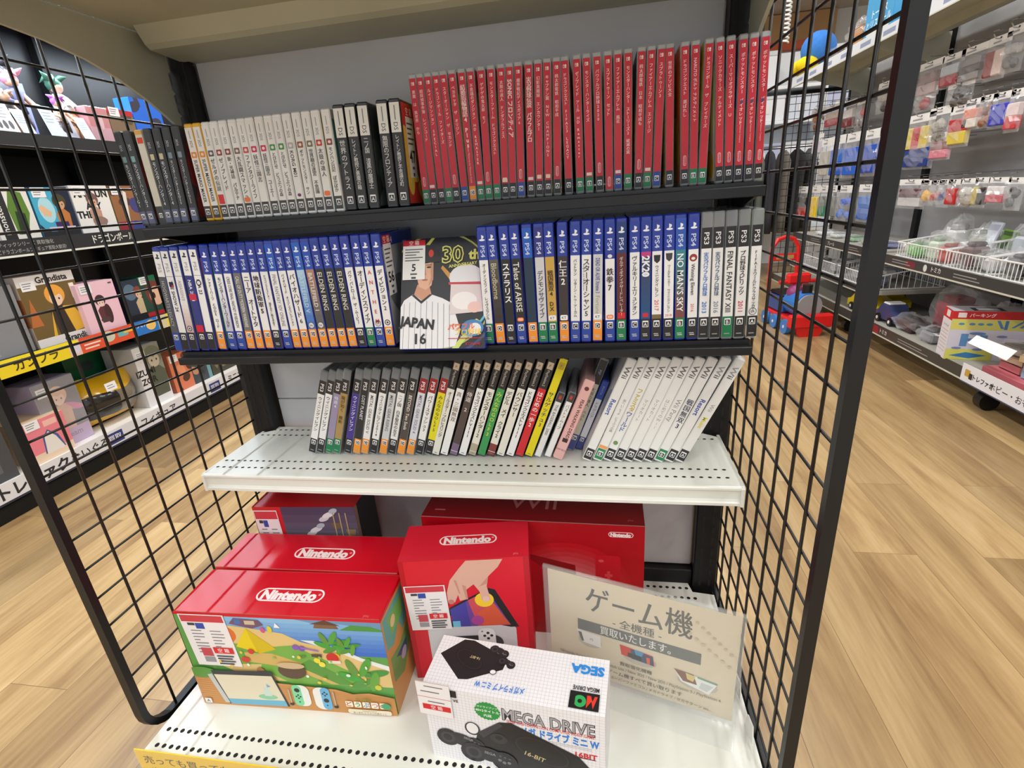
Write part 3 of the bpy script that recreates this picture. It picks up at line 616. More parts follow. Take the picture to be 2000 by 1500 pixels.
for i, ((xb, dg), (tx, bc, tc, rt, hd, lk)) in enumerate(zip(PSB, P3)):
    mo = 'R' if tx[0] in 'LMB' else 'V'
    r = game_case('ps3', .0146, .1715, .126, CLEAR, Spec(ps3(tx, bc, tc, rt, mo, hd=hd or (44, 38, 36), size=.56), ((70, 70, 74), (120, 110, 100))), 'clear-topped case with %s, %s from left, white shelf' % (lk, ordn(i)), 'clear-topped game cases on the white shelf')
    put(r, xb, -.13, .502, math.radians(dg), .0146)
def ps2(tx, body, tc, foot, plain=False, mode='V', bold=0):
    def f(A, w, h):
        A.rect(0, .015*h, w, .985*h, body)
        if not plain: A.rect(0, .70*h, w, .985*h, (40, 36, 36)); A.text('PlayStation.2', w/2, .80*h, w*.46, (206, 200, 196), rot=-PI/2, maxw=.15*h)
        A.rr(w*.12, .885*h, w*.88, .95*h, w*.06, (214, 196, 170) if not plain else (190, 170, 40)); A.text('P', w/2, .917*h, w*.5, (150, 90, 50), 1)
        if foot: A.rect(0, .015*h, w, .135*h, foot); A.rect(0, .05*h, w, .056*h, (220, 210, 210))
        A.rect(w*.3, .03*h, w*.7, .037*h, (120, 120, 120)); title(A, w, h, tx, .67, .2, tc, mode, bold+1, size=w*.76)
    return f
P2B = [(.4055, 19.3), (.4212, 19.6), (.4384, 20.0), (.4545, 20.0), (.4718, 20.2), (.4883, 20.3), (.5050, 20.2), (.522, 20.3), (.5388, 20.4), (.5550, 20.8), (.5712, 21.3)]
CR = (226, 224, 212)
P2 = [('オールスター・プロレスリング', CR, K_, None, 'cream body with long title'), ('真・三國無双', W_, (130, 110, 90), None, 'brown script on white'), ('侍道 2', (82, 70, 66), (226, 220, 214), (120, 100, 130), 'dark brown body'), ('ドラゴンクエストVIII', W_, K_, None, 'white body and two-part title'), ('モンスターハンター2', CR, K_, (176, 164, 140), 'cream body with beige foot'), ('みんなのGOLF3', (60, 150, 84), (200, 220, 60), None, 'green body'), ('デビル メイ クライ2', CR, K_, (130, 60, 54), 'cream body with maroon foot'), ('バウンサー', CR, K_, None, 'cream body and short title'), ('ドラゴンクエストVIII', W_, K_, None, 'white body beside the red one'), ('はじめの一歩2', (206, 40, 48), (244, 240, 236), None, 'red body'), ('サルゲッチュ3', (226, 210, 20), (40, 60, 90), None, 'all yellow body')]
for i, ((xb, dg), (tx, bc, tc, ft, lk)) in enumerate(zip(P2B, P2)):
    r = game_case('ps2', .0146, .190, .126, DARKP, Spec(ps2(tx, bc, tc, ft, i == 10), ((60, 58, 60), (130, 120, 110))), 'tall black game case with %s, leaning on the white shelf' % lk, 'tall black game cases on the white shelf')
    put(r, xb, -.13, .502, math.radians(dg), .0146)
def cd(tx, body, tc, icon=True):
    def f(A, w, h):
        A.rect(0, .02*h, w, .86*h, body); A.rect(0, .86*h, w, .99*h, (50, 50, 54)); A.rr(w*.1, .87*h, w*.9, .97*h, w*.1, (70, 60, 60)); A.rect(w*.3, .9*h, w*.7, .95*h, (190, 60, 50))
        title(A, w, h, tx, .82, .2, tc, 'V' if tx[0] not in 'T' else 'R', size=w*.7)
    return f
for xb, dg, w, h, tx, bc, lk in ((.5868, 21.7, .0118, .127, 'THE BASEBALL 2000', (226, 226, 224), 'white spine and dark top'), (.6040, 21.9, .0118, .127, 'バストアムーブ', (234, 234, 232), 'white spine and black title')):
    r = game_case('cd', w, h, .122, CLEAR, Spec(cd(tx, bc, K_), ((190, 190, 190), (90, 90, 90))), 'short clear disc case with %s, leaning on the white shelf' % lk, 'short disc cases on the white shelf', 'disc_case')
    put(r, xb, -.13, .502, math.radians(dg), w)
def pk(A, w, h):
    A.rect(0, .0, w, h, (226, 176, 172)); A.ell(w/2, .9*h, w*.25, w*.25, (100, 50, 50)); A.text('FEAR WALKING DEAD', w*.6, .52*h, w*.5, (80, 44, 44), 2, rot=-PI/2, maxw=.5*h); A.rect(w*.2, .22*h, w*.8, .27*h, (60, 40, 40)); A.text('DVD BOX', w/2, .12*h, w*.3, (90, 50, 50))
r = game_case('box', .0170, .150, .13, M((226, 176, 172), .5), Spec(pk, ((226, 176, 172), (200, 120, 120))), 'pink cardboard case with dark red block lettering, leaning on the white shelf', None, 'disc_box')
put(r, .6220, -.135, .502, math.radians(22.3), .017)
def psp(tx, body, hd, rt):
    def f(A, w, h):
        A.rect(0, .02*h, w, .98*h, body); A.rect(0, .74*h, w, .98*h, hd); A.text('PSP' if hd[0] < 40 and hd[2] < 60 else 'PSVITA', w/2, .86*h, w*.5, (150, 160, 200), rot=-PI/2, maxw=.15*h)
        A.rect(0, .02*h, w, .19*h, (60, 70, 130)); rating(A, w/2, .15*h, w*.6, rt); title(A, w, h, tx, .7, .24, (60, 60, 50), 'V', size=w*.6)
    return f
r = game_case('psp', .0140, .177, .105, CLEAR, Spec(psp('太鼓の達人 ベスト', (190, 186, 172), (34, 32, 34), 'C'), ((90, 90, 90), (60, 60, 60))), 'grey handheld case with black head, leaning left of the blue-headed one, white shelf', None)
put(r, .6405, -.105, .502, math.radians(20.5), .014)
r = game_case('vita', .0125, .136, .104, M((40, 70, 150), .3, alpha=.85), Spec(psp('ドラグニア', (216, 218, 226), (40, 70, 160), 'C'), ((90, 90, 130), (60, 60, 90))), 'small grey case with blue head, leaning beside the row of tall white cases', None)
put(r, .6548, -.100, .502, math.radians(21.3), .0125)
WI = [(.6700, 22.6, 'Resort', (60, 90, 170), 'A', 'blue sideways word'), (.6875, 22.4, '街へいこうよ どうぶつの森', (120, 120, 126), 'B', 'small grey title and orange mark'), (.7040, 22.4, 'ファミスタ', (196, 170, 60), 'A', 'gold and blue logo'), (.7205, 22.4, 'マリオカート', (140, 140, 142), 'A', 'small grey title, left of two alike'), (.7369, 22.5, 'マリオカート', (140, 140, 142), 'A', 'small grey title, right of two alike'), (.7526, 22.6, 'はじめてのWii', (150, 150, 152), 'A', 'faint small title'), (.7685, 22.9, 'Wii Party', (140, 142, 146), 'A', 'grey sideways title'), (.7848, 23.3, '戦国無双3', (60, 62, 90), 'B', 'dark block title'), (.8012, 24.0, 'Resort', (60, 80, 170), 'A', 'blue word and plastic wrap'), (.8172, 25.2, 'Wii Music', (150, 150, 156), 'A', 'yellow word and plastic wrap')]
for i, (xb, dg, tx, tc, rt, lk) in enumerate(WI):
    def f(A, w, h, i=i, tx=tx, tc=tc, rt=rt):
        A.rect(0, .02*h, w, .975*h, (232, 232, 230)); A.text('Wii', w/2, .875*h, w*.90, (104, 104, 106), 2, rot=-PI/2, sx=1.25)
        A.rect(0, .02*h, w, .125*h, (44, 44, 46) if rt == 'A' else (40, 130, 80)); rating(A, w/2, .075*h, w*.66, rt)
        if i == 2: title(A, w, h, 'ファミスタ', .72, .5, tc, 'V', 2, size=w*.8); title(A, w, h, 'ワールド', .5, .3, (90, 110, 170), 'V', 2, size=w*.8); A.ell(w/2, .19*h, w*.3, w*.3, (110, 150, 90))
        elif i == 9: A.text('Wii', w/2, .545*h, w*.7, tc, 0, rot=-PI/2); A.text('Music', w/2, .40*h, w*.7, (226, 216, 60), 2, rot=-PI/2)
        else: title(A, w, h, tx, .62, .3, tc, 'R' if tx[0] in 'RW' else 'V', 2 if i in (0, 7, 8) else 0, size=w*(.82 if i in (0, 6, 7, 8) else .52))
        if i == 1: A.rect(0, .13*h, w, .16*h, (236, 160, 90))
    r = game_case('wii', .0150, .190, .135, WHITEC, Spec(f, ((206, 206, 206), (150, 170, 190))), 'tall white case with %s, %s tall white one' % (lk, ordn(i)), 'tall white game cases on the white shelf')
    put(r, xb, -.14, .502, math.radians(dg), .015)
    if i >= 8:
        m = MB(); m.box(-.0079, .0079, -.0006, .137, .16, .1925, FILM, .003); m.build('plastic_wrap', r)

# ---- face-out case leaning against the gap
m = MB(); W, H = .135, .1715; m.box(-W/2, W/2, 0, .014, 0, H, BLUEP, .0016)
cov = m.build('game_case'); tag(cov, 'face-out game case with a baseball player in pinstripes on its cover, middle shelf', 'game case')
m = MB(); A = Art(m, (-W/2+.001, 0, .001), (1, 0, 0), (0, 0, 1), W-.002, H-.002, 3e-4); w, h = A.W, A.H
A.rect(0, 0, w, h, (30, 30, 36))
for k, (r0, c) in enumerate(((.100, (52, 76, 120)), (.096, (30, 30, 36)), (.088, (176, 186, 90)), (.0855, (30, 34, 44)))): A.ell(w*.46, h*.52, r0, r0*1.02, c, 40)
A.poly([(w*.2, h*.86), (w*.36, h), (w*.40, h), (w*.24, h*.84)], (200, 204, 100)); A.poly([(w*.62, 0), (w*.9, h*.26), (w*.94, h*.24), (w*.7, 0)], (206, 220, 110)); A.poly([(w*.8, h*.1), (w, h*.3), (w, h*.27), (w*.84, h*.1)], (90, 190, 210))
# player: jersey, neck, face, helmet
A.poly([(0, h*.02), (0, h*.38), (w*.04, h*.44), (w*.14, h*.49), (w*.36, h*.49), (w*.5, h*.45), (w*.62, h*.40), (w*.66, h*.3), (w*.72, h*.16), (w*.66, h*.02), (w*.5, 0), (0, 0)], (236, 236, 240))
for k in range(9): A.poly([(w*(.03+.07*k), 0), (w*(.035+.07*k), 0), (w*(.045+.068*k), h*(.44-.01*abs(k-3))), (w*(.04+.068*k), h*(.44-.01*abs(k-3)))], (120, 124, 136))
A.poly([(w*.16, h*.49), (w*.2, h*.58), (w*.34, h*.58), (w*.37, h*.49), (w*.27, h*.43)], (206, 150, 120)); A.poly([(w*.13, h*.485), (w*.25, h*.405), (w*.38, h*.485), (w*.35, h*.49), (w*.25, h*.43), (w*.16, h*.49)], (26, 26, 28))
A.poly([(w*.20, h*.62), (w*.22, h*.56), (w*.30, h*.53), (w*.37, h*.57), (w*.39, h*.66), (w*.39, h*.80), (w*.18, h*.80)], (226, 176, 146)); A.poly([(w*.33, h*.56), (w*.39, h*.62), (w*.39, h*.78), (w*.35, h*.78), (w*.36, h*.64)], (196, 144, 118)); A.ell(w*.335, h*.735, w*.028, h*.009, (60, 40, 36)); A.ell(w*.24, h*.735, w*.028, h*.009, (60, 40, 36)); A.rect(w*.30, h*.752, w*.37, h*.758, (50, 36, 34)); A.poly([(w*.285, h*.73), (w*.305, h*.665), (w*.275, h*.665)], (204, 150, 122)); A.ell(w*.29, h*.62, w*.035, h*.007, (180, 96, 90))
A.ell(w*.29, h*.855, w*.17, h*.085, (24, 22, 26)); A.poly([(w*.13, h*.79), (w*.40, h*.775), (w*.54, h*.79), (w*.52, h*.82), (w*.14, h*.85)], (36, 34, 38)); A.ell(w*.36, h*.86, w*.03, h*.035, (206, 60, 50))
A.poly([(w*.48, h*.72), (w*.50, h*.745), (w*.64, h*.63), (w*.6, h*.60)], (206, 150, 60))
A.text('JAPAN', w*.20, h*.235, h*.12, (24, 24, 28), 4, rot=-.13, maxw=w*.42); A.text('16', w*.25, h*.09, h*.13, (24, 24, 28), 2)
# plain helmet and glare
A.ell(w*.78, h*.63, w*.2, h*.115, (232, 232, 236)); A.poly([(w*.57, h*.59), (w*.99, h*.585), (w*.985, h*.555), (w*.58, h*.565)], (200, 60, 76)); A.poly([(w*.59, h*.30), (w*.98, h*.32), (w*.97, h*.56), (w*.6, h*.57)], (226, 214, 214)); A.ell(w*.76, h*.42, w*.15, h*.08, (244, 240, 240)); A.ell(w*.88, h*.36, w*.08, h*.05, (240, 200, 190))
A.text('30', w*.62, h*.845, h*.20, (226, 226, 120), 5); A.text('30', w*.62, h*.845, h*.20, (34, 34, 30), 0); A.text('th', w*.87, h*.835, h*.12, (226, 226, 120), 4); A.text('ANNIVERSARY', w*.74, h*.745, h*.04, (226, 226, 120), 2, rot=.09, maxw=w*.44)
A.ell(w*.86, h*.175, w*.13, h*.075, (60, 130, 190)); A.ell(w*.89, h*.17, w*.07, h*.05, (236, 236, 240))
A.text('パワフル', w*.73, h*.19, h*.062, (236, 110, 40), 3, rot=.03); A.text('プロ野球', w*.81, h*.14, h*.062, (246, 206, 60), 3); A.text('2024-2025', w*.79, h*.10, h*.026, (230, 226, 220), 1); A.rect(w*.58, h*.082, w*.97, h*.088, (200, 40, 50)); A.text('KONAMI', w*.87, h*.036, h*.034, (190, 36, 56), 1)
price_label(A, w*.02, h*.625, w*.27, h*.36, '5')
m.build('cover_sleeve', cov)
cov.location = (.4602, -.186, .7158); cov.rotation_euler = (math.radians(-24), 0, math.radians(-1))

# ============================================================ BOXES ON THE BASE DECK
DZ = .1552
def nlogo(A, u, v, W, back, col=(250, 240, 240)):
    H = W*.25; A.pill(u-W/2, v-H/2, u+W/2, v+H/2, col, back, H*.1); A.text('Nintendo', u-W*.01, v, H*.92, col, 5, maxw=W*.82); A.text('®', u+W*.43, v+H*.1, H*.22, col)
def web_label(A, u, v, W, H, sk=0, head=(206, 60, 74)):
    def q(a, b, c, d, col): A.poly([(u+W*a+sk*b, v+H*b), (u+W*c+sk*b, v+H*b), (u+W*c+sk*d, v+H*d), (u+W*a+sk*d, v+H*d)], col, False)
    q(0, 0, 1, 1, (238, 234, 236)); q(.03, .86, .97, .985, head); q(.14, .79, .3, .84, (60, 60, 66)); q(.31, .73, .5, .84, (46, 76, 170))
    rnd = random.Random(5)
    for i in range(8): q(.16, .70-.06*i, .16+rnd.uniform(.12, .3), .685-.06*i, (110, 110, 116)); q(.58, .70-.06*i, .58+rnd.uniform(.1, .3), .685-.06*i, (120, 120, 126))
    q(.22, .2, .45, .36, (196, 70, 84)); q(.22, .08, .45, .18, (150, 150, 156))
    q(.5, .26, .94, .38, (214, 34, 44)); A.text('空 箱', u+W*.72+sk*.32, v+H*.32, H*.085, (250, 240, 240), 1)
    for i in range(4): q(.52, .22-.05*i, .9-.05*(i % 2), .195-.05*i, (60, 60, 66))
def carton(x, y, yaw, w, d, h, front, label, name='console_box', side=None, topart=None, faceart=None, rightart=None, edge=None, extra=None, group=None):
    """front-left bottom corner at (x, y); w along the front, d into the rack"""
    root = empty(name, (x, y, DZ), math.radians(yaw), label, 'box', group)
    m = MB(); m.box(0, w, 0, d, 0, h, front, .0012); m.box(.001, w-.001, .0005, d-.0005, -.0001, h*.999, edge or M((150, 120, 96), .7)); m.build('carton', root)
    m = MB()
    if topart: topart(Art(m, (0, 0, h), (1, 0, 0), (0, 1, 0), w, d))
    if faceart: faceart(Art(m, (0, 0, 0), (1, 0, 0), (0, 0, 1), w, h))
    if rightart: rightart(Art(m, (w, 0, 0), (0, 1, 0), (0, 0, 1), d, h))
    if m.f: m.build('printed_wrap', root)
    if extra: extra(root)
    return root
REDB = M((212, 6, 36), .3, noise=0); R_ = (212, 6, 36)
def label_part(root, u, v, W, H, name='price_label', sk=0, ang=0, y=-.0012, ripple=True):
    m = MB(); A = Art(m, (0, y, 0), (1, 0, 0), (0, 0, 1), 9, 9); web_label(A, u, v, W, H, sk)
    m.poly([(u, y+.0003, v), (u+W, y+.0003, v), (u+W+sk, y+.0003, v+H), (u+sk, y+.0003, v+H)], WHITEP)
    o = m.build(name, next(k for k in root.children if k.name.startswith('carton'))); o['label'] = 'white price label with red header'
# --- island bundle
def top_island(A):
    nlogo(A, A.W*.515, A.H*.44, A.W*.335, R_); A.text('JPN', A.W*.93, A.H*.06, .006, (236, 120, 130))
def joy(A, u, v, W, H, col, flip):
    A.rr(u, v, u+W, v+H, W*.42, (234, 234, 230)); A.rr(u if not flip else u+W*.45, v, u+W*.55 if not flip else u+W, v+H, W*.27, col); k = (30, 30, 34); c = u+W*(.3 if not flip else .7)
    A.ell(c, v+H*(.75 if not flip else .42), W*.16, W*.16, k)
    for a in range(4): A.ell(c+W*.12*math.cos(a*PI/2), v+H*(.45 if not flip else .72)+W*.12*math.sin(a*PI/2), W*.06, W*.06, k, 8)
    A.ell(c, v+H*.2, W*.05, W*.05, k, 8)
def face_island(A):
    w, h = A.W, A.H; rnd = random.Random(3)
    A.rect(0, 0, w, h, (96, 160, 78)); A.rect(0, h*.97, w, h, R_)
    A.grad(w*.2, h*.62, w, h*.97, (60, 110, 206), (140, 190, 230)); A.poly([(w*.6, h*.97), (w*.7, h*.93), (w*.8, h*.94), (w*.9, h*.92), (w, h*.9), (w, h*.97)], (110, 150, 190))
    A.poly([(w*.80, h*.88), (w*.86, h*.935), (w*.95, h*.93), (w, h*.9), (w, h*.88)], (76, 150, 70)); A.poly([(w*.68, h*.89), (w*.69, h*.935), (w*.75, h*.96), (w*.79, h*.93), (w*.80, h*.89)], (130, 96, 70)); A.poly([(w*.665, h*.93), (w*.74, h*.975), (w*.81, h*.925)], (96, 66, 52))
    # beach and paths
    A.poly([(w*.14, h*.9), (w*.36, h*.86), (w*.52, h*.82), (w*.60, h*.74), (w*.75, h*.68), (w*.84, h*.6), (w, h*.5), (w, h*.3), (w*.7, h*.3), (w*.3, h*.3), (w*.1, h*.5)], (226, 196, 130))
    A.poly([(w*.60, h*.76), (w*.66, h*.72), (w*.76, h*.66), (w*.88, h*.56), (w, h*.48), (w, h*.53), (w*.88, h*.60), (w*.77, h*.7), (w*.66, h*.76)], (236, 238, 236))
    A.poly([(w*.18, h*.66), (w*.34, h*.70), (w*.44, h*.62), (w*.40, h*.48), (w*.2, h*.46), (w*.1, h*.56)], (110, 168, 70)); A.poly([(w*.4, h*.66), (w*.55, h*.7), (w*.66, h*.6), (w*.8, h*.46), (w*.9, h*.3), (w*.5, h*.28), (w*.36, h*.42)], (120, 176, 74))
    A.poly([(w*.3, h*.60), (w*.44, h*.60), (w*.6, h*.5), (w*.8, h*.3), (w*.7, h*.3), (w*.5, h*.46), (w*.3, h*.5)], (214, 178, 104)); A.poly([(w*.55, h*.48), (w*.62, h*.56), (w*.74, h*.42), (w*.82, h*.3), (w*.74, h*.3)], (90, 150, 60))
    # tents, trees, log, flowers, shack
    A.ell(w*.21, h*.78, w*.075, h*.10, (224, 110, 44)); A.ell(w*.21, h*.73, w*.03, h*.05, (90, 60, 60)); A.rect(w*.13, h*.64, w*.29, h*.69, (120, 170, 70)); A.ell(w*.22, h*.71, w*.022, h*.035, (120, 170, 216))
    A.poly([(w*.27, h*.66), (w*.345, h*.86), (w*.47, h*.65), (w*.38, h*.60)], (232, 206, 20)); A.poly([(w*.345, h*.86), (w*.37, h*.60), (w*.47, h*.65)], (214, 186, 16))
    A.ell(w*.2, h*.92, w*.05, h*.05, (70, 140, 60)); A.rect(w*.19, h*.82, w*.205, h*.88, (120, 80, 50)); A.poly([(w*.27, h*.9), (w*.3, h*.96), (w*.42, h*.95), (w*.44, h*.9), (w*.38, h*.86)], (116, 84, 110)); A.rect(w*.3, h*.90, w*.33, h*.95, (70, 110, 180)); A.rect(w*.35, h*.90, w*.40, h*.94, (206, 190, 160))
    A.poly([(w*.49, h*.88), (w*.5, h*.93), (w*.52, h*.88)], (244, 244, 244)); A.ell(w*.43, h*.85, w*.012, h*.03, (206, 90, 150)); A.ell(w*.465, h*.86, w*.012, h*.035, (226, 206, 60))
    for tx, ty, s in ((.75, .74, .09), (.87, .42, .13), (.82, .72, .07)):
        for a in range(6):
            q = a*PI/3+.3; A.ell(w*tx+w*s*.5*math.cos(q), h*ty+w*s*.3*math.sin(q)*1.3, w*s*.5, w*s*.16, (66+(a % 3)*18, 148+(a % 2)*16, 60), 12, q*.8)
    for fx, fy, c in ((.66, .56, (240, 220, 60)), (.68, .52, (244, 226, 80)), (.76, .62, (226, 190, 40)), (.93, .3, (206, 206, 60)), (.6, .68, (130, 80, 180)), (.57, .69, (140, 90, 190)), (.34, .62, (206, 60, 50))): A.ell(w*fx, h*fy, w*.016, h*.028, c)
    A.poly([(w*.59, h*.70), (w*.68, h*.67), (w*.68, h*.655), (w*.6, h*.68)], (150, 110, 200)); A.ell(w*.74, h*.60, w*.03, h*.05, (206, 40, 40)); A.rect(w*.715, h*.54, w*.775, h*.57, (236, 226, 210)); A.rect(w*.64, h*.60, w*.69, h*.63, (90, 70, 60))
    A.ell(w*.52, h*.43, w*.07, h*.085, (92, 66, 50)); A.ell(w*.52, h*.49, w*.07, h*.035, (206, 180, 140)); A.ell(w*.36, h*.42, w*.02, h*.03, (160, 120, 80)); A.ell(w*.30, h*.53, w*.022, h*.03, (206, 60, 50))
    for i in range(26): A.ell(rnd.uniform(w*.12, w*.9), rnd.uniform(h*.3, h*.62), w*rnd.uniform(.004, .012), h*rnd.uniform(.008, .02), rnd.choice([(240, 240, 230), (90, 140, 60), (230, 200, 80), (150, 190, 90)]), 8)
    # wooden band with the console
    A.poly([(0, 0), (w, 0), (w, h*.20), (w*.88, h*.24), (w*.8, h*.22), (w*.72, h*.26), (0, h*.34)], (206, 148, 84))
    for i in range(12): A.poly([(0, h*(.02+.026*i)), (w, h*(.02+.016*i)), (w, h*(.023+.016*i)), (0, h*(.023+.026*i))], (190, 132, 72))
    A.ell(w*.05, h*.37, w*.08, h*.06, (90, 150, 66))
    A.poly([(w*.10, h*.40), (w*.415, h*.42), (w*.42, h*.36), (w*.46, h*.03), (w*.14, h*.02)], (46, 48, 54)); A.poly([(w*.075, h*.35), (w*.1, h*.36), (w*.145, h*.03), (w*.12, h*.03)], (196, 198, 196)); A.poly([(w*.11, h*.355), (w*.41, h*.37), (w*.45, h*.03), (w*.15, h*.02)], (226, 216, 190)); A.poly([(w*.143, h*.08), (w*.443, h*.095), (w*.45, h*.03), (w*.15, h*.02)], (110, 180, 210))
    A.ell(w*.36, h*.13, w*.05, h*.03, (140, 200, 160)); A.poly([(w*.345, h*.14), (w*.35, h*.24), (w*.375, h*.24), (w*.385, h*.14)], (200, 220, 210)); A.poly([(w*.37, h*.24), (w*.37, h*.28), (w*.39, h*.25)], (120, 170, 206))
    joy(A, w*.495, h*.05, w*.085, h*.24, (126, 214, 160), False); joy(A, w*.60, h*.03, w*.085, h*.25, (104, 176, 220), True)
    for u in (.475, .70): A.rect(w*u, h*.08, w*(u+.006), h*.24, (190, 180, 160)); A.ell(w*(u+.003), h*.07, w*.012, h*.015, (40, 40, 44))
    A.rr(w*.015, h*.02, w*.05, h*.075, .001, (240, 240, 240)); A.text('A', w*.032, h*.047, h*.045, (40, 40, 40), 1)
    for k, (ch, c) in enumerate(zip('どうぶつの', ((206, 60, 60), (60, 140, 90), (60, 110, 190), (206, 80, 140), (110, 80, 50)))): A.rr(w*(.755+.042*k), h*.085, w*(.79+.042*k), h*.15, .002, (246, 240, 214)); A.text(ch, w*(.7725+.042*k), h*.117, h*.06, c, 2)
    A.ell(w*.955, h*.115, w*.022, h*.035, (70, 160, 110)); A.text('あつまれ', w*.85, h*.175, h*.036, (110, 140, 40), 2); A.rr(w*.76, h*.015, w*.975, h*.065, .004, (236, 226, 200)); A.text('Nintendo Switch', w*.867, h*.05, h*.018, (110, 90, 60)); A.text('あつまれ どうぶつの森セット', w*.867, h*.028, h*.022, (90, 70, 50))
def right_island(A):
    w, h = A.W, A.H; A.rect(0, 0, w, h, (206, 150, 86)); A.rect(0, h*.97, w, h, R_)
    A.poly([(w*.05, h*.95), (w*.95, h*.93), (w*.95, h*.62), (w*.7, h*.56), (w*.6, h*.7), (w*.3, h*.6), (w*.05, h*.66)], (96, 170, 160)); A.poly([(w*.2, h*.9), (w*.9, h*.86), (w*.8, h*.7), (w*.3, h*.7)], (120, 180, 90)); A.poly([(w*.1, h*.55), (w*.5, h*.5), (w*.9, h*.55), (w*.9, h*.35), (w*.5, h*.2), (w*.1, h*.3)], (110, 156, 90)); A.poly([(w*.3, h*.46), (w*.8, h*.44), (w*.7, h*.3)], (60, 90, 130)); A.ell(w*.4, h*.8, w*.1, h*.05, (230, 200, 150)); A.ell(w*.6, h*.36, w*.12, h*.05, (190, 170, 200))
t = carton(.0287, -.3665, 2.2, .3415, .096, .1955, REDB, 'red-topped console box with beach picture, frontmost left on the base deck', topart=top_island, faceart=face_island, rightart=right_island, extra=lambda r: label_part(r, .014, .086, .078, .106, sk=-.006))
# --- plain red box behind
def top_plain(A): nlogo(A, A.W*.55, A.H*.46, A.W*.335, R_)
carton(.0174, -.2585, 1.6, .3395, .096, .190, REDB, 'red console box with white oval logo, directly behind the beach-picture box', topart=top_plain)
# --- fantasy artwork box at the back
def face_ruin(A):
    w, h = A.W, A.H; A.grad(0, 0, w, h, (200, 196, 190), (70, 66, 92), 14); A.rect(0, h*.86, w*.28, h, (206, 30, 40)); A.rect(w*.1, h*.3, w*.28, h*.96, (206, 26, 40))
    [A.ell(w*(.34+.05*i), h*(.56+.045*i+.01*((i*5) % 3)), w*(.045+.012*(i % 3)), h*.022, ((176, 190, 200), (206, 208, 214), (226, 226, 230))[i % 3], 12, .4) for i in range(10)]; A.poly([(w*.28, h*.62), (w*.5, h*.58), (w*.6, h*.64), (w*.5, h*.68), (w*.28, h*.70)], (150, 180, 186))
    for u, v, a, c in ((.8, .86, .05, (110, 96, 70)), (.84, .74, .08, (196, 180, 120)), (.88, .66, .1, (150, 130, 90)), (.8, .6, .09, (206, 190, 130)), (.93, .8, .05, (140, 120, 90))): A.poly([(w*(u-a), h*v), (w*(u+a), h*v), (w*(u+a*.8), h*(v-.05)), (w*(u-a*.6), h*(v-.06))], c)
    for u in (.78, .84, .9): A.rect(w*u, h*.66, w*(u+.012), h*.95, (170, 156, 120))
    A.poly([(w*.52, h*.56), (w*.57, h*.64), (w*.6, h*.62), (w*.66, h*.6), (w*.62, h*.52), (w*.55, h*.5)], (70, 44, 48)); A.poly([(w*.46, h*.5), (w*.72, h*.54), (w, h*.56), (w, h*.3), (w*.5, h*.3)], (120, 104, 80)); A.ell(w*.86, h*.52, w*.12, h*.04, (206, 192, 140))
    A.rect(0, 0, w, h*.3, (60, 60, 70))
t = carton(.0334, -.1555, 3.2, .2050, .092, .245, REDB, 'red-topped console box with ruins artwork, back left of the base deck', topart=lambda A: A.rect(0, 0, A.W, A.H, (190, 6, 28)), faceart=face_ruin, rightart=lambda A: (A.rect(0, 0, A.W, A.H, (30, 32, 36)), A.rect(0, 0, A.W*.12, A.H, (150, 130, 110))),
    extra=lambda r: label_part(r, .005, .10, .048, .138, sk=-.004))
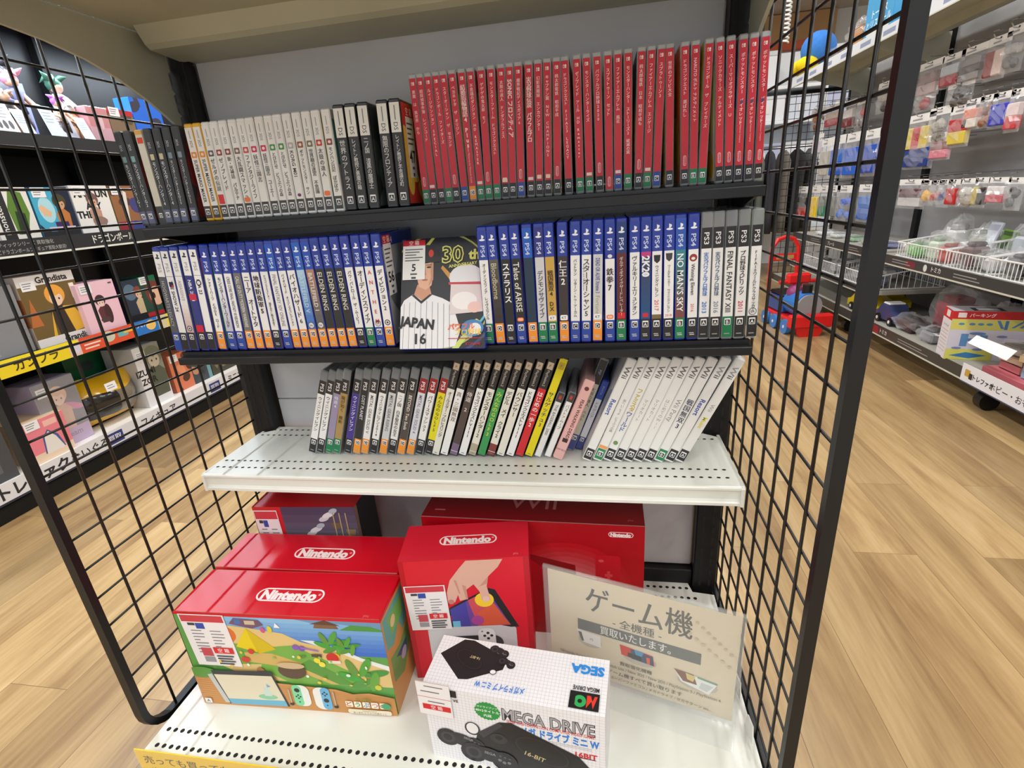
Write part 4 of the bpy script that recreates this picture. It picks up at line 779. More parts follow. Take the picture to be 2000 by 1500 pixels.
# --- tall console box with the hand
def face_hand(A):
    w, h = A.W, A.H; A.rect(0, 0, w, h, (216, 22, 46)); A.rect(0, 0, w*.04, h, (186, 14, 34)); A.rect(w*.955, 0, w, h, (186, 14, 34))
    A.rr(w*.15, h*.13, w*.86, h*.47, .008, (206, 206, 212)); A.poly([(w*.15, h*.45), (w*.2, h*.5), (w*.7, h*.53), (w*.87, h*.45), (w*.86, h*.42), (w*.16, h*.42)], (38, 38, 44)); A.rr(w*.15, h*.13, w*.86, h*.45, .010, (208, 208, 214))
    # screen
    scr = [(w*.37, h*.60), (w*.66, h*.755), (w*.71, h*.74), (w*.87, h*.44), (w*.16, h*.44), (w*.17, h*.47), (w*.30, h*.52)]
    A.poly([(w*.36, h*.62), (w*.67, h*.765), (w*.72, h*.75), (w*.885, h*.43), (w*.82, h*.43), (w*.3, h*.56)], (34, 34, 38))
    A.poly([(w*.35, h*.60), (w*.66, h*.745), (w*.82, h*.45), (w*.38, h*.45)], (110, 70, 150)); A.poly([(w*.35, h*.60), (w*.48, h*.66), (w*.5, h*.45), (w*.36, h*.45)], (70, 66, 160)); A.poly([(w*.5, h*.67), (w*.63, h*.73), (w*.82, h*.45), (w*.56, h*.45)], (206, 80, 90)); A.poly([(w*.56, h*.56), (w*.7, h*.64), (w*.81, h*.46), (w*.6, h*.45)], (214, 90, 60)); A.ell(w*.63, h*.67, w*.075, h*.06, (244, 206, 50)); A.ell(w*.56, h*.50, w*.05, h*.04, (170, 70, 150)); A.rect(w*.36, h*.45, w*.42, h*.50, (110, 190, 226))
    # hand
    sk = (222, 174, 156); sk2 = (200, 146, 128)
    A.poly([(w*.52, h*.99), (w*.46, h*.93), (w*.38, h*.84), (w*.345, h*.74), (w*.345, h*.66), (w*.40, h*.66), (w*.43, h*.72), (w*.44, h*.67), (w*.49, h*.68), (w*.50, h*.76), (w*.56, h*.80), (w*.60, h*.74), (w*.61, h*.67), (w*.64, h*.65), (w*.68, h*.67), (w*.66, h*.78), (w*.68, h*.86), (w*.76, h*.93), (w*.80, h*.99)], sk)
    A.ell(w*.37, h*.665, w*.024, h*.02, (190, 130, 116)); A.ell(w*.645, h*.675, w*.026, h*.026, (232, 190, 176)); A.poly([(w*.47, h*.80), (w*.49, h*.68), (w*.505, h*.68), (w*.50, h*.79)], sk2); A.poly([(w*.60, h*.78), (w*.68, h*.86), (w*.66, h*.80)], sk2); A.poly([(w*.41, h*.84), (w*.44, h*.73), (w*.45, h*.73), (w*.43, h*.84)], sk2)
    # dock with controllers
    A.rr(w*.34, h*.30, w*.62, h*.37, .003, (40, 42, 46)); A.rr(w*.27, h*.27, w*.37, h*.37, .004, (226, 226, 228)); A.ell(w*.33, h*.345, w*.012, w*.012, (40, 40, 44)); A.ell(w*.66, h*.30, w*.09, h*.07, (60, 60, 66)); A.rr(w*.55, h*.21, w*.69, h*.43, .011, (232, 232, 234))
    for a in range(4): A.ell(w*.63+w*.028*math.cos(a*PI/2), h*.365+w*.028*math.sin(a*PI/2), w*.013, w*.013, (40, 40, 44), 10)
    A.ell(w*.64, h*.28, w*.03, w*.03, (50, 50, 54)); A.text('+', w*.585, h*.405, h*.03, (50, 50, 54), 2)
carton(.3790, -.2860, 8.4, .2060, .092, .245, M((220, 26, 50), .32), 'tall red console box with a hand lifting a tablet, mid base deck', topart=lambda A: (A.rect(0, 0, A.W, A.H, (220, 28, 52)), nlogo(A, A.W*.52, A.H*.52, A.W*.46, (220, 28, 52)), A.text('JPN', A.W*.9, A.H*.08, .005, (240, 150, 150))), faceart=face_hand,
    rightart=lambda A: (A.rect(0, 0, A.W, A.H, (196, 14, 36)), A.rect(0, 0, A.W*.25, A.H, (170, 10, 30))), extra=lambda r: label_part(r, .006, .108, .066, .090, sk=-.003, y=-.0016))
# --- big red box on the right
def face_wii(A):
    w, h = A.W, A.H; A.grad(0, 0, w, h, (206, 20, 30), (176, 0, 20), 10)
    nlogo(A, w*.9, h*.925, w*.105, (178, 2, 22))
    for i in range(8):
        t = i/7; A.ell(w*.66, h*.42, w*(.30-.022*i), h*(.42-.04*i), (196+int(34*t), int(14+126*t), int(28+116*t)), 28)
    A.rect(w*.3, 0, w*.95, h*.12, (176, 20, 30)); A.poly([(w*.45, h*.74), (w*.70, h*.65), (w*.705, h*.5), (w*.45, h*.52)], (150, 6, 22)); A.poly([(w*.45, h*.74), (w*.45, h*.1), (w*.6, h*.1), (w*.705, h*.52), (w*.6, h*.55)], (190, 10, 30))
    A.rr(w*.79, h*.25, w*.90, h*.75, .006, (206, 16, 36)); A.ell(w*.815, h*.70, w*.012, h*.012, (230, 90, 96)); A.rect(w*.83, h*.565, w*.865, h*.59, (232, 70, 80)); A.rect(w*.841, h*.54, w*.854, h*.615, (232, 70, 80)); A.ell(w*.845, h*.45, w*.02, h*.028, (230, 60, 70))
carton(.3765, -.1645, -.8, .3880, .125, .2450, M((176, 2, 22), .3), 'wide dark red console box at the back right of the base deck', topart=lambda A: (A.rect(0, 0, A.W, A.H, (126, 0, 14)), A.text('Wii', A.W*.5, A.H*.48, .062, (190, 120, 124), 0), A.text('JPN', A.W*.94, A.H*.12, .006, (190, 110, 110)), A.rect(A.W*.05, A.H*.17, A.W*.1, A.H*.2, (190, 110, 110)), A.rect(0, 0, A.W, A.H*.012, (196, 150, 150))), faceart=face_wii, edge=M((230, 200, 200), .6))
# --- grid-patterned mini console box
def grid(A, u1=None, v1=None):
    w, h = A.W, A.H; A.rect(0, 0, w, h, (240, 240, 244)); c = (188, 190, 204); n = int(w/.0052)
    for i in range(1, n): A.rect(i*.0052, 0, i*.0052+.0003, h, c); A.l -= A.STEP
    for i in range(1, int(h/.0052)): A.rect(0, i*.0052, w, i*.0052+.0003, c); A.l -= A.STEP
    A.up(); A.up()
def pad(A, u, v, s, rot=0):
    c, q = math.cos(rot), math.sin(rot)
    def e(a, b, ra, rb, col): A.ell(u+(a*c-b*q)*s, v+(a*q+b*c)*s, ra*s, rb*s, col, 20, rot)
    e(-.5, 0, .42, .42, (34, 34, 38)); e(.5, 0, .42, .42, (34, 34, 38)); e(0, .1, .55, .3, (40, 40, 44)); e(-.5, 0, .27, .27, (58, 58, 64)); e(-.5, 0, .17, .17, (28, 28, 32))
    for k in (-.15, 0, .15): e(.5+k, .07*abs(k)*5-.04, .06, .06, (120, 120, 126)); e(.5+k, .2, .04, .04, (84, 84, 90))
def machine(A, pts, cen, ra, rb, rot):
    A.poly(pts, (30, 30, 34)); k = Vector((cen[0], cen[1]))
    A.ell(cen[0], cen[1], ra, rb, (22, 22, 25), 28, rot); A.ell(cen[0], cen[1], ra*.9, rb*.88, (48, 48, 52), 28, rot); A.ell(cen[0], cen[1], ra*.86, rb*.82, (26, 26, 29), 28, rot)
def top_md(A):
    w, h = A.W, A.H; grid(A)
    machine(A, [(w*.03, h*.62), (w*.14, h*.97), (w*.2, h*.98), (w*.43, h*.72), (w*.42, h*.5), (w*.24, h*.22), (w*.19, h*.2)], (w*.21, h*.6), w*.10, h*.16, -.5); A.text('16-BIT', w*.24, h*.64, .006, (206, 190, 140), 1, rot=PI-.15)
    pad(A, w*.37, h*.83, .017, -.35); pad(A, w*.43, h*.63, .015, -.3); A.ell(w*.37, h*.42, w*.02, h*.05, (60, 60, 66)); A.ell(w*.37, h*.42, w*.016, h*.038, (240, 240, 244))
    A.text('SEGA', w*.885, h*.74, .019, (40, 140, 226), 4, rot=PI); A.text('メガドライブ ミニ W', w*.43, h*.17, .0115, (50, 130, 220), 2, rot=PI, maxw=w*.28)
    A.rect(w*.81, h*.05, w*.965, h*.34, (26, 26, 28)); A.text('MEGA DRIVE', w*.89, h*.40, .009, (60, 60, 64), 2, rot=PI, maxw=w*.14)
    A.ell(w*.865, h*.18, w*.033, h*.10, (50, 170, 90)); A.rect(w*.825, h*.06, w*.84, h*.3, (26, 26, 28)); A.ell(w*.865, h*.18, w*.012, h*.035, (26, 26, 28))
    A.poly([(w*.90, h*.29), (w*.90, h*.08), (w*.925, h*.2), (w*.935, h*.08), (w*.955, h*.29), (w*.94, h*.29), (w*.93, h*.2), (w*.92, h*.29)], (226, 60, 44))
def face_md(A):
    w, h = A.W, A.H; grid(A)
    A.text('MEGA DRIVE', w*.70, h*.80, .030, (70, 70, 76), 4, maxw=w*.50); A.text('MEGA DRIVE', w*.70, h*.80, .030, (176, 176, 182), 0, maxw=w*.49); A.text('SEGA HIGH-DEFINITION COMPUTER VIDEO GAME', w*.71, h*.715, .0085, (206, 50, 50), 1, maxw=w*.47); A.text('メガ ドライブ ミニ W', w*.76, h*.62, .0175, (50, 130, 220), 4, maxw=w*.42)
    for i in range(2): A.rect(w*.7, h*(.55-.02*i), w*.93, h*(.553-.02*i), (120, 120, 126))
    A.text('16BIT', w*.90, h*.45, .013, (206, 40, 46), 3); A.rect(w*.86, h*.405, w*.95, h*.415, (60, 60, 66))
    n = 22; A.poly([(w*.37+(.0175+(.0016 if i % 2 else 0))*math.cos(2*PI*i/(2*n)), h*.80+(.0155+(.0016 if i % 2 else 0))*math.sin(2*PI*i/(2*n))) for i in range(2*n)], (40, 150, 70)); A.text('メガドライブソフト', w*.37, h*.85, .0042, (240, 250, 240), 1); A.text('40+2タイトル', w*.37, h*.80, .0056, (240, 250, 240), 2); A.text('内蔵', w*.37, h*.74, .006, (240, 250, 240), 2)
    A.rect(w*.12, h*.9, w*.2, h*.99, (26, 26, 28)); A.text('VE', w*.19, h*.86, .007, (60, 60, 64), 2)
    machine(A, [(w*.30, h*.48), (w*.43, h*.68), (w*.50, h*.70), (w*.86, h*.42), (w*.98, h*.14), (w*.97, 0), (w*.4, 0), (w*.28, h*.36)], (w*.66, h*.38), w*.17, h*.17, -.38); A.poly([(w*.30, h*.48), (w*.43, h*.68), (w*.45, h*.64), (w*.33, h*.42)], (60, 60, 66)); A.text('16-BIT', w*.62, h*.30, .0115, (206, 190, 140), 1, rot=-.3); A.ell(w*.42, h*.45, w*.05, h*.07, (50, 50, 55)); A.ell(w*.42, h*.46, w*.02, h*.03, (24, 24, 28))
    A.ell(w*.27, h*.52, w*.045, h*.09, (50, 50, 56)); A.ell(w*.27, h*.525, w*.035, h*.075, (236, 236, 240))
    pad(A, w*.19, h*.30, .040, -.2); pad(A, w*.35, h*.16, .046, -.15); A.text('SEGA', w*.24, h*.37, .006, (150, 150, 156), 2, rot=-.2); A.text('SEGA', w*.36, h*.22, .007, (150, 150, 156), 2, rot=-.15)
def md_label(r):
    m = MB(); m.box(-.008, .042, -.0020, -.0016, .088, .150, WHITEP); A = Art(m, (-.008, -.0020, .088), (1, 0, 0), (0, 0, 1), .05, .062); price_label(A, 0, 0, .05, .062); A.rect(0, 0, .05, .062, (240, 238, 240)); A.rect(.012, .054, .04, .056, (120, 120, 124)); A.rect(.006, .044, .034, .046, (110, 110, 114)); A.rect(0, .034, .05, .035, (206, 120, 130)); A.text('空 箱', .027, .016, .009, (206, 30, 44), 2); A.rect(.006, .011, .048, .021, (214, 34, 44)); A.text('空 箱', .027, .016, .008, (250, 240, 240), 1); A.rect(.015, .026, .04, .0275, (90, 90, 96)); o = m.build('price_label', next(k for k in r.children if k.name.startswith('carton'))); o['label'] = 'white price label with red stamp'
carton(.4460, -.4075, -4.9, .2520, .0860, .1420, M((238, 238, 242), .35), 'white grid-patterned console box with black gamepads, frontmost in the middle', topart=top_md, faceart=face_md, rightart=lambda A: grid(A), extra=md_label, edge=M((220, 220, 224), .6))

# --- acrylic sign stand
bl = Vector((.6010, -.2370, 0)); br = Vector((.8885, -.3190, 0)); Wd = (br-bl).length; ang = math.atan2(br.y-bl.y, br.x-bl.x)
t = empty('acrylic_sign_stand', (bl.x, bl.y, DZ), ang, 'clear acrylic stand with a beige trade-in notice, at the right of the base deck', 'sign')
ACR = M((232, 238, 234), .05, alpha=.11, spec=.8)
m = MB(); H = .214
for y in (.0016, -.0024): m.box(0, Wd, y, y+.0012, .003, H, ACR, .0004)
m.box(0, Wd, -.041, .003, .0006, .0026, ACR, .001); m.box(0, Wd, -.003, .003, H-.001, H+.002, ACR, .0005)
m.build('acrylic_holder', t)
m = MB(); m.box(.008, Wd-.006, -.0006, .0002, .012, H-.004, M((222, 208, 182), .6))
A = Art(m, (.008, -.0006, .012), (1, 0, 0), (0, 0, 1), Wd-.014, H-.016); w, h = A.W, A.H; K = (66, 62, 58)
A.text('ゲーム機', w*.50, h*.80, .054, K, 1, maxw=w*.56); A.text('- 全機種 -', w*.5, h*.635, .0185, K, 1, maxw=w*.26)
A.rect(w*.17, h*.465, w*.83, h*.575, (84, 86, 88)); A.text('買取いたします。', w*.49, h*.52, .0185, (240, 238, 230), 1, maxw=w*.38)
# three pictured goods
A.ell(w*.24, h*.37, w*.07, h*.07, (190, 182, 168)); A.poly([(w*.16, h*.46), (w*.30, h*.45), (w*.305, h*.33), (w*.2, h*.34)], (236, 234, 232)); A.poly([(w*.17, h*.44), (w*.19, h*.44), (w*.205, h*.35), (w*.19, h*.35)], (70, 72, 78)); A.text('PS', w*.25, h*.39, .006, (60, 60, 66))
A.ell(w*.52, h*.33, w*.09, h*.06, (190, 182, 168)); A.poly([(w*.41, h*.43), (w*.59, h*.41), (w*.60, h*.31), (w*.42, h*.33)], (206, 60, 54)); A.poly([(w*.47, h*.42), (w*.59, h*.40), (w*.595, h*.31), (w*.475, h*.32)], (60, 80, 110)); A.poly([(w*.49, h*.42), (w*.54, h*.415), (w*.53, h*.36), (w*.50, h*.37)], (70, 150, 196)); A.poly([(w*.555, h*.38), (w*.575, h*.38), (w*.575, h*.315), (w*.56, h*.315)], (226, 90, 60)); A.poly([(w*.455, h*.375), (w*.53, h*.37), (w*.53, h*.325), (w*.455, h*.33)], (50, 52, 58))
A.ell(w*.82, h*.27, w*.1, h*.07, (190, 182, 168)); A.poly([(w*.70, h*.36), (w*.92, h*.33), (w*.88, h*.20), (w*.74, h*.25)], (230, 232, 230)); A.poly([(w*.70, h*.36), (w*.80, h*.35), (w*.82, h*.26), (w*.75, h*.26)], (130, 90, 74)); A.poly([(w*.76, h*.35), (w*.81, h*.34), (w*.80, h*.28), (w*.77, h*.29)], (214, 196, 130)); A.poly([(w*.82, h*.345), (w*.92, h*.33), (w*.915, h*.315), (w*.82, h*.33)], (110, 170, 150)); A.poly([(w*.84, h*.30), (w*.90, h*.29), (w*.87, h*.22), (w*.83, h*.235)], (200, 206, 206))
for i in range(7): A.ell(w*(.80+.028*i), h*(.86-.035*i), .0026, .0026, (196, 184, 160), 10); A.ell(w*(.77+.032*i), h*(.74-.035*i), .0028, .0028, (200, 188, 164), 10)
A.text('買取強化機種', w*.5, h*.235, .0085, (90, 84, 76), 1); A.text('Nintendo Switch / Nintendo Switch Lite / New 3DS / New 2DS / PlayStation 5 / PlayStation 4', w*.5, h*.18, .0085, (110, 102, 92), 0, maxw=w*.88); A.text('レトロゲーム機すべて買い取ります', w*.5, h*.115, .0095, (100, 92, 82), 1, maxw=w*.5); A.text('PCエンジン / ファミコン / スーパーファミコン / メガドライブ / セガサターン etc...', w*.5, h*.055, .0075, (110, 102, 92), 0, maxw=w*.8)
m.build('paper_notice', t)

# ============================================================ LEFT: FIGURE SHELVES ACROSS THE AISLE
XL = -1.28
unit = empty('wall_shelf_unit', (XL-.25, 1.2, 0), label='black shelf unit for boxed figures, across the left aisle', cat='shelf unit')
KW = M((20, 20, 22), .5)
m = local(MB(), unit); m.box(XL-.50, XL-.48, -.9, 3.4, .0, 2.1, M((20, 21, 24), .4, noise=4)); m.build('back_panel', unit)
m = local(MB(), unit); m.box(XL-.48, XL-.02, -.9, 3.4, .0, .055, M((10, 9, 9), .8)); m.build('shade_block', unit)  # near-black block brought forward to stand for the shadow under the lowest shelf
for y in (-.35, .55, 1.36, 2.3): m = local(MB(), unit); m.box(XL-.48, XL-.44, y-.02, y+.02, .055, 2.1, BLACKM, .002); m.build('upright', unit)
def board(z, lo, lab, mat=KW, y0=-.6, y1=3.2, x0=-.47, stripcol=(44, 46, 50), name='shelf_strip'):
    t = empty('shelf_board', (XL-.2, 1.2, z), label=lab, cat='shelf')
    m = local(MB(), t); m.box(XL+x0, XL-.004, y0, y1, z-.018, z, mat, .001); m.build('board', t)
    m = local(MB(), t); m.box(XL-.004, XL, y0, y1, z-lo, z+.004, M(stripcol, .4)); return t, m
def SA(m, y0, z0, L, H): return Art(m, (XL, y0, z0), (0, 1, 0), (0, 0, 1), L, H)
t, m = board(.134, .067, 'lowest shelf of the left figure unit, with white hand-lettered strip', WHITEP, stripcol=(226, 228, 234))
A = SA(m, -.2, .067, 2.6, .071); A.rect(0, 0, 2.6, .008, (40, 46, 70)); A.rr(.40, .012, .45, .062, .008, (40, 40, 44)); A.text('トレファク', .47, .038, .052, (40, 40, 46), 3, align='l')
A.text('ぬいぐるみ', .72, .038, .04, (50, 50, 56), 2, align='l')
for k in (.87, 1.46): A.rect(k, .014, k+.075, .060, (44, 58, 130)); A.text('買取', k+.037, .037, .03, (236, 236, 244), 2)
A.text('フィギュア', 1.04, .038, .04, (50, 50, 56), 2, align='l'); A.text('ミニカー', 1.6, .038, .04, (60, 50, 40), 2, align='l')
m.build('price_strip', t)
t, m = board(.519, .054, 'second shelf of the left figure unit, with colourful banner strip')
A = SA(m, -.2, .465, 2.6, .060); ys = [(-.2, .66, (238, 214, 40)), (.66, .705, (232, 196, 190)), (.705, .955, (222, 84, 50)), (.955, 1.08, (40, 120, 206)), (1.08, 1.13, (214, 206, 170)), (1.13, 1.7, (238, 216, 50)), (1.7, 2.4, (60, 140, 200))]
for a, b, c in ys: A.rect(a+.2, 0, b+.2, .06, c)
A.rect(0, .046, .9, .06, (244, 226, 40)); A.ell(.885, .028, .02, .02, (214, 214, 230)); A.text('ガンプラ', .74, .03, .04, (60, 50, 20), 2)
for k in range(3): A.rect(.92, .012+.014*k, .98+.01*k, .018+.014*k, (240, 220, 210))
A.ell(1.03, .035, .028, .022, (200, 206, 190)); A.rr(1.07, .02, 1.12, .04, .008, (110, 180, 190)); A.rect(1.1, .03, 1.15, .038, (240, 190, 60))
A.ell(1.24, .032, .026, .022, (240, 200, 110)); A.text('プラモデル', 1.19, .04, .018, (240, 244, 250), 2)
for k, c in ((1.37, (226, 226, 220)), (1.42, (200, 200, 190)), (1.47, (70, 150, 80)), (1.6, (230, 110, 60))): A.ell(k, .03, .018, .018, c)
m.build('price_strip', t)
t, m = board(.897, .054, 'third shelf of the left figure unit, with dark grey lettered strip')
A = SA(m, -.2, .843, 2.6, .058); A.rect(0, 0, 2.6, .007, (226, 230, 224)); A.text('ドラゴンボール', 1.20, .033, .036, (236, 238, 236), 1, maxw=.19)
A.text('Figuarts・ギガンティックシリーズ 買取強化', .80, .042, .016, (176, 178, 178), 0, maxw=.30); A.text('フィギュア商品などドラゴンボールフィギュア買取大歓迎!', .82, .020, .016, (176, 178, 178), 0, maxw=.34)
m.build('price_strip', t)
t, m = board(1.243, .042, 'fourth shelf of the left figure unit, under the small figures')
m.build('front_lip', t)
t, m = board(1.75, .05, 'top shelf of the left figure unit, above the small figures'); m.build('front_lip', t)
tl = empty('shelf_lamp', (XL-.12, 1.1, 1.725), label='slim white lamp under the top shelf of the left figure unit', cat='lamp')
m = MB(); m.box(-.015, .015, -1.2, 1.2, -.004, .006, M((226, 238, 255), .4, emit=3)); m.build('diffuser', tl)
l_ = area('shelf_lamp_light', XL-.12, 1.1, 1.715, .04, 2.3, 30, (.80, .90, 1))

def sq(A, col, n, seed, cols):
    A.rect(0, 0, A.W, A.H, col); r = random.Random(seed)
    for i in range(n): A.ell(r.uniform(0, A.W), r.uniform(0, A.H), r.uniform(.05, .25)*A.W, r.uniform(.04, .2)*A.H, r.choice(cols), 12, r.uniform(0, 3))
def fbox(y0, y1, z, h, Xf, depth, body, label, art, name='figure_box', lab=True, side=None, clear=False, rz=0, group=None):
    """boxed goods with its printed front facing the aisle (+X)"""
    w = y1-y0; t = empty(name, (Xf, y0, z+.0003), rz, label, 'box', group)
    m = MB(); m.box(-depth, 0, 0, w, 0, h, body, .0015); m.build('carton', t)
    m = MB(); A = Art(m, (0, 0, 0), (0, 1, 0), (0, 0, 1), w, h); art(A)
    B = Art(m, (-depth, 0, 0), (1, 0, 0), (0, 0, 1), depth, h)
    if side: side(B)
    m.build('printed_face', t)
    if lab:
        m = MB(); A = Art(m, (.0012, w*.06, h*.80), (0, 1, 0), (0, 0, 1), .05, .034); A.rect(0, 0, .05, .034, (238, 240, 244))
        for i in range(3): A.rect(.006, .008+.008*i, .03+.004*i, .011+.008*i, (130, 132, 140))
        m.poly([(.0010, w*.06, h*.80), (.0010, w*.06+.05, h*.80), (.0010, w*.06+.05, h*.80+.034), (.0010, w*.06, h*.80+.034)], WHITEP); m.build('price_label', next(k for k in t.children if k.name.startswith('carton')))
    if clear: m = MB(); m.box(-depth-.002, .002, -.002, w+.002, 0, h+.002, FILM, .003); m.build('clear_wrap', t)
    return t
def person_art(A, cx, base, H, hair, skin, dress, bg=None, hr=.3):
    """generic drawn person, no known design"""
    A.poly([(cx-H*.16, base), (cx-H*.20, base+H*.46), (cx-H*.08, base+H*.58), (cx+H*.08, base+H*.58), (cx+H*.2, base+H*.46), (cx+H*.16, base)], dress)
    A.ell(cx, base+H*.80, H*.20, H*.20, hair, 20); A.ell(cx, base+H*.72, H*.13, H*.15, skin, 18); A.poly([(cx-H*.15, base+H*.74), (cx-H*.13, base+H*.92), (cx+H*.14, base+H*.92), (cx+H*.16, base+H*.72), (cx+H*.09, base+H*.80), (cx, base+H*.77), (cx-H*.08, base+H*.82)], hair)
    A.ell(cx-H*.05, base+H*.71, H*.018, H*.024, (50, 40, 50), 8); A.ell(cx+H*.06, base+H*.71, H*.018, H*.024, (50, 40, 50), 8)
# lowest shelf
z = .134
fbox(-.05, .36, z, .30, XL-.02, .25, M((56, 58, 62), .3), 'large dark grey carton at the left end of the lowest left shelf', lambda A: (A.rect(0, 0, A.W, A.H, (70, 72, 78)), A.rect(A.W*.1, A.H*.1, A.W*.9, A.H*.3, (96, 98, 104))), lab=False)
fbox(.417, .566, z, .155, XL-.020, .15, M((226, 196, 160), .4), 'pink box with a white pointed plush picture, on the lowest left shelf', lambda A: (A.rect(0, 0, A.W, A.H, (232, 130, 146)), A.rect(0, 0, A.W, A.H*.22, (230, 206, 180)), A.poly([(A.W*.30, A.H*.16), (A.W*.36, A.H*.56), (A.W*.52, A.H*.70), (A.W*.72, A.H*.5), (A.W*.8, A.H*.16)], (70, 90, 150)), A.poly([(A.W*.33, A.H*.14), (A.W*.4, A.H*.54), (A.W*.52, A.H*.66), (A.W*.66, A.H*.48), (A.W*.78, A.H*.14)], (230, 226, 222)), A.rect(A.W*.48, A.H*.78, A.W*.8, A.H*.92, (240, 190, 180))))
fbox(.52, .675, z, .262, XL-.055, .13, M((190, 160, 206), .25, alpha=.8), 'clear lilac box with a long-haired girl picture, behind the pink box', lambda A: (A.rect(0, 0, A.W, A.H, (84, 78, 104)), A.rect(0, 0, A.W, A.H*.24, (186, 150, 200)), A.ell(A.W*.75, A.H*.55, A.W*.3, A.H*.05, (206, 100, 160), rot=-.4), person_art(A, A.W*.5, A.H*.24, A.H*.66, (226, 180, 150), (240, 206, 190), (206, 160, 140)), A.text('Dream', A.W*.5, A.H*.16, A.W*.2, (120, 80, 150), 1)), clear=True)
# yellow and black bag
t = empty('toy_bag', (XL-.04, .66, z), 0, 'yellow and black plastic bag with clear window, on the lowest left shelf', 'bag')
m = MB(); n = 10; vs = []; rnd = random.Random(4)
for i in range(n+1):
    for j in range(n+1):
        u, v = i/n, j/n; vs.append((-.10+.11*math.sin(PI*min(1, max(0, u)))**.5*math.sin(PI*v)**.5+rnd.uniform(-.004, .004), .31*u+(.012*math.sin(v*9) if u in (0, 1) else 0), .005+.185*v+.012*math.sin(u*7)*v+.02*u*v))
fs = [(i*(n+1)+j, (i+1)*(n+1)+j, (i+1)*(n+1)+j+1, i*(n+1)+j+1) for i in range(n) for j in range(n)]
for f in fs:
    q = f[0] % (n+1); c = (214, 166, 26) if q in (0, 1, 7, 8, 9) else (30, 28, 26); u = f[0]//(n+1)
    if q in (2, 3, 4, 5, 6) and u >= 5: c = (122, 112, 98)
    m.add([vs[k] for k in f], [(0, 1, 2, 3)], M(c, .18, coat=.4))
m.box(-.11, -.095, .0, .31, .0, .17, M((40, 36, 30), .3)); m.build('bag_body', t, smooth=True)
m = MB(); A = Art(m, (.018, .10, .15), (0, 1, 0), (-.1, 0, 1), .05, .034); A.rect(0, 0, .05, .034, (238, 240, 244)); A.rect(.008, .01, .04, .013, (120, 120, 124)); A.rect(.008, .02, .036, .023, (120, 120, 124)); m.build('price_label', t)
t2 = fbox(.80, .98, z, .295, XL-.24, .1, M((24, 96, 60), .4), 'dark green box standing behind the yellow bag', lambda A: (A.rect(0, 0, A.W, A.H, (22, 106, 66)), A.ell(A.W*.5, A.H*.75, A.W*.2, A.H*.08, (60, 80, 70))), lab=False)
fbox(.945, 1.085, z, .275, XL-.045, .16, M((206, 206, 206), .35), 'white tall box with a grey-green figure photo and black letters', lambda A: (A.rect(0, 0, A.W, A.H, (222, 222, 226)), A.poly([(A.W*.4, A.H*.3), (A.W*.36, A.H), (A.W, A.H), (A.W, A.H*.3)], (136, 138, 126)), person_art(A, A.W*.68, A.H*.12, A.H*.85, (110, 116, 96), (190, 180, 160), (86, 90, 78)), A.text('IZUMI', A.W*.25, A.H*.58, A.W*.28, (26, 26, 28), 3), A.text('ZOR', A.W*.3, A.H*.43, A.W*.28, (26, 26, 28), 3)))
fbox(1.125, 1.245, z, .185, XL-.06, .15, M((190, 110, 80), .4), 'orange box with brown figures photo on the lowest left shelf', lambda A: sq(A, (214, 120, 86), 8, 2, [(120, 60, 40), (230, 150, 110), (80, 50, 40)]))
fbox(1.25, 1.372, z, .135, XL-.06, .15, M((60, 120, 130), .4), 'teal and navy box right of the orange one on the lowest left shelf', lambda A: (sq(A, (60, 66, 76), 5, 9, [(40, 44, 60), (190, 140, 110)]), A.rect(A.W*.8, 0, A.W, A.H, (110, 160, 170))))
fbox(1.378, 1.60, z, .09, XL-.06, .2, M((60, 56, 46), .4), 'low olive boxed set at the right end of the lowest left shelf', lambda A: (A.rect(0, 0, A.W, A.H, (66, 62, 50)), A.rr(A.W*.35, A.H*.3, A.W*.6, A.H*.85, .004, (150, 136, 90)), A.text('B-CLUB', A.W*.8, A.H*.5, .03, (220, 220, 210), 1), A.poly([(A.W*.05, A.H*.8), (A.W*.3, A.H*.8), (A.W*.17, A.H*.3)], (120, 112, 84))), lab=False)
# second shelf
z = .519
fbox(.30, .575, z, .235, XL-.035, .2, M((40, 48, 62), .25), 'dark navy box at the left end of the second left shelf', lambda A: (A.rect(0, 0, A.W, A.H, (40, 50, 66)), A.grad(A.W*.0, 0, A.W*.9, A.H*.5, (70, 80, 100), (40, 50, 66)), A.text('SERIES', A.W*.5, A.H*.08, .02, (150, 160, 170))), lab=False, clear=True)
fbox(.592, .803, z, .255, XL-.035, .18, M((226, 224, 220), .35), 'white and gold box with an orange-haired figure photo, second left shelf', lambda A: (A.rect(0, 0, A.W, A.H, (112, 92, 52)), A.rect(0, A.H*.86, A.W, A.H, (226, 224, 226)), A.rect(0, 0, A.W, A.H*.12, (234, 232, 232)), person_art(A, A.W*.56, A.H*.12, A.H*.72, (234, 166, 70), (236, 206, 184), (58, 48, 44)), A.poly([(A.W*.70, A.H*.12), (A.W*.62, A.H*.52), (A.W*.80, A.H*.50), (A.W*.98, A.H*.2), (A.W*.9, A.H*.14)], (226, 180, 60)), A.poly([(A.W*.3, A.H*.12), (A.W*.42, A.H*.5), (A.W*.36, A.H*.12)], (226, 180, 60)), A.poly([(0, A.H*.3), (A.W*.12, A.H*.7), (A.W*.2, A.H*.3)], (186, 110, 60)), A.text('Grandista', A.W*.6, A.H*.93, .03, (50, 44, 40), 3), A.text('Grandista', A.W*.74, A.H*.05, .03, (50, 44, 40), 3), A.rect(A.W*.86, A.H*.6, A.W*.95, A.H*.82, (226, 220, 200))), side=lambda B: (B.rect(0, 0, B.W, B.H, (190, 180, 170)), B.rect(0, B.H*.3, B.W, B.H*.7, (150, 90, 60))))
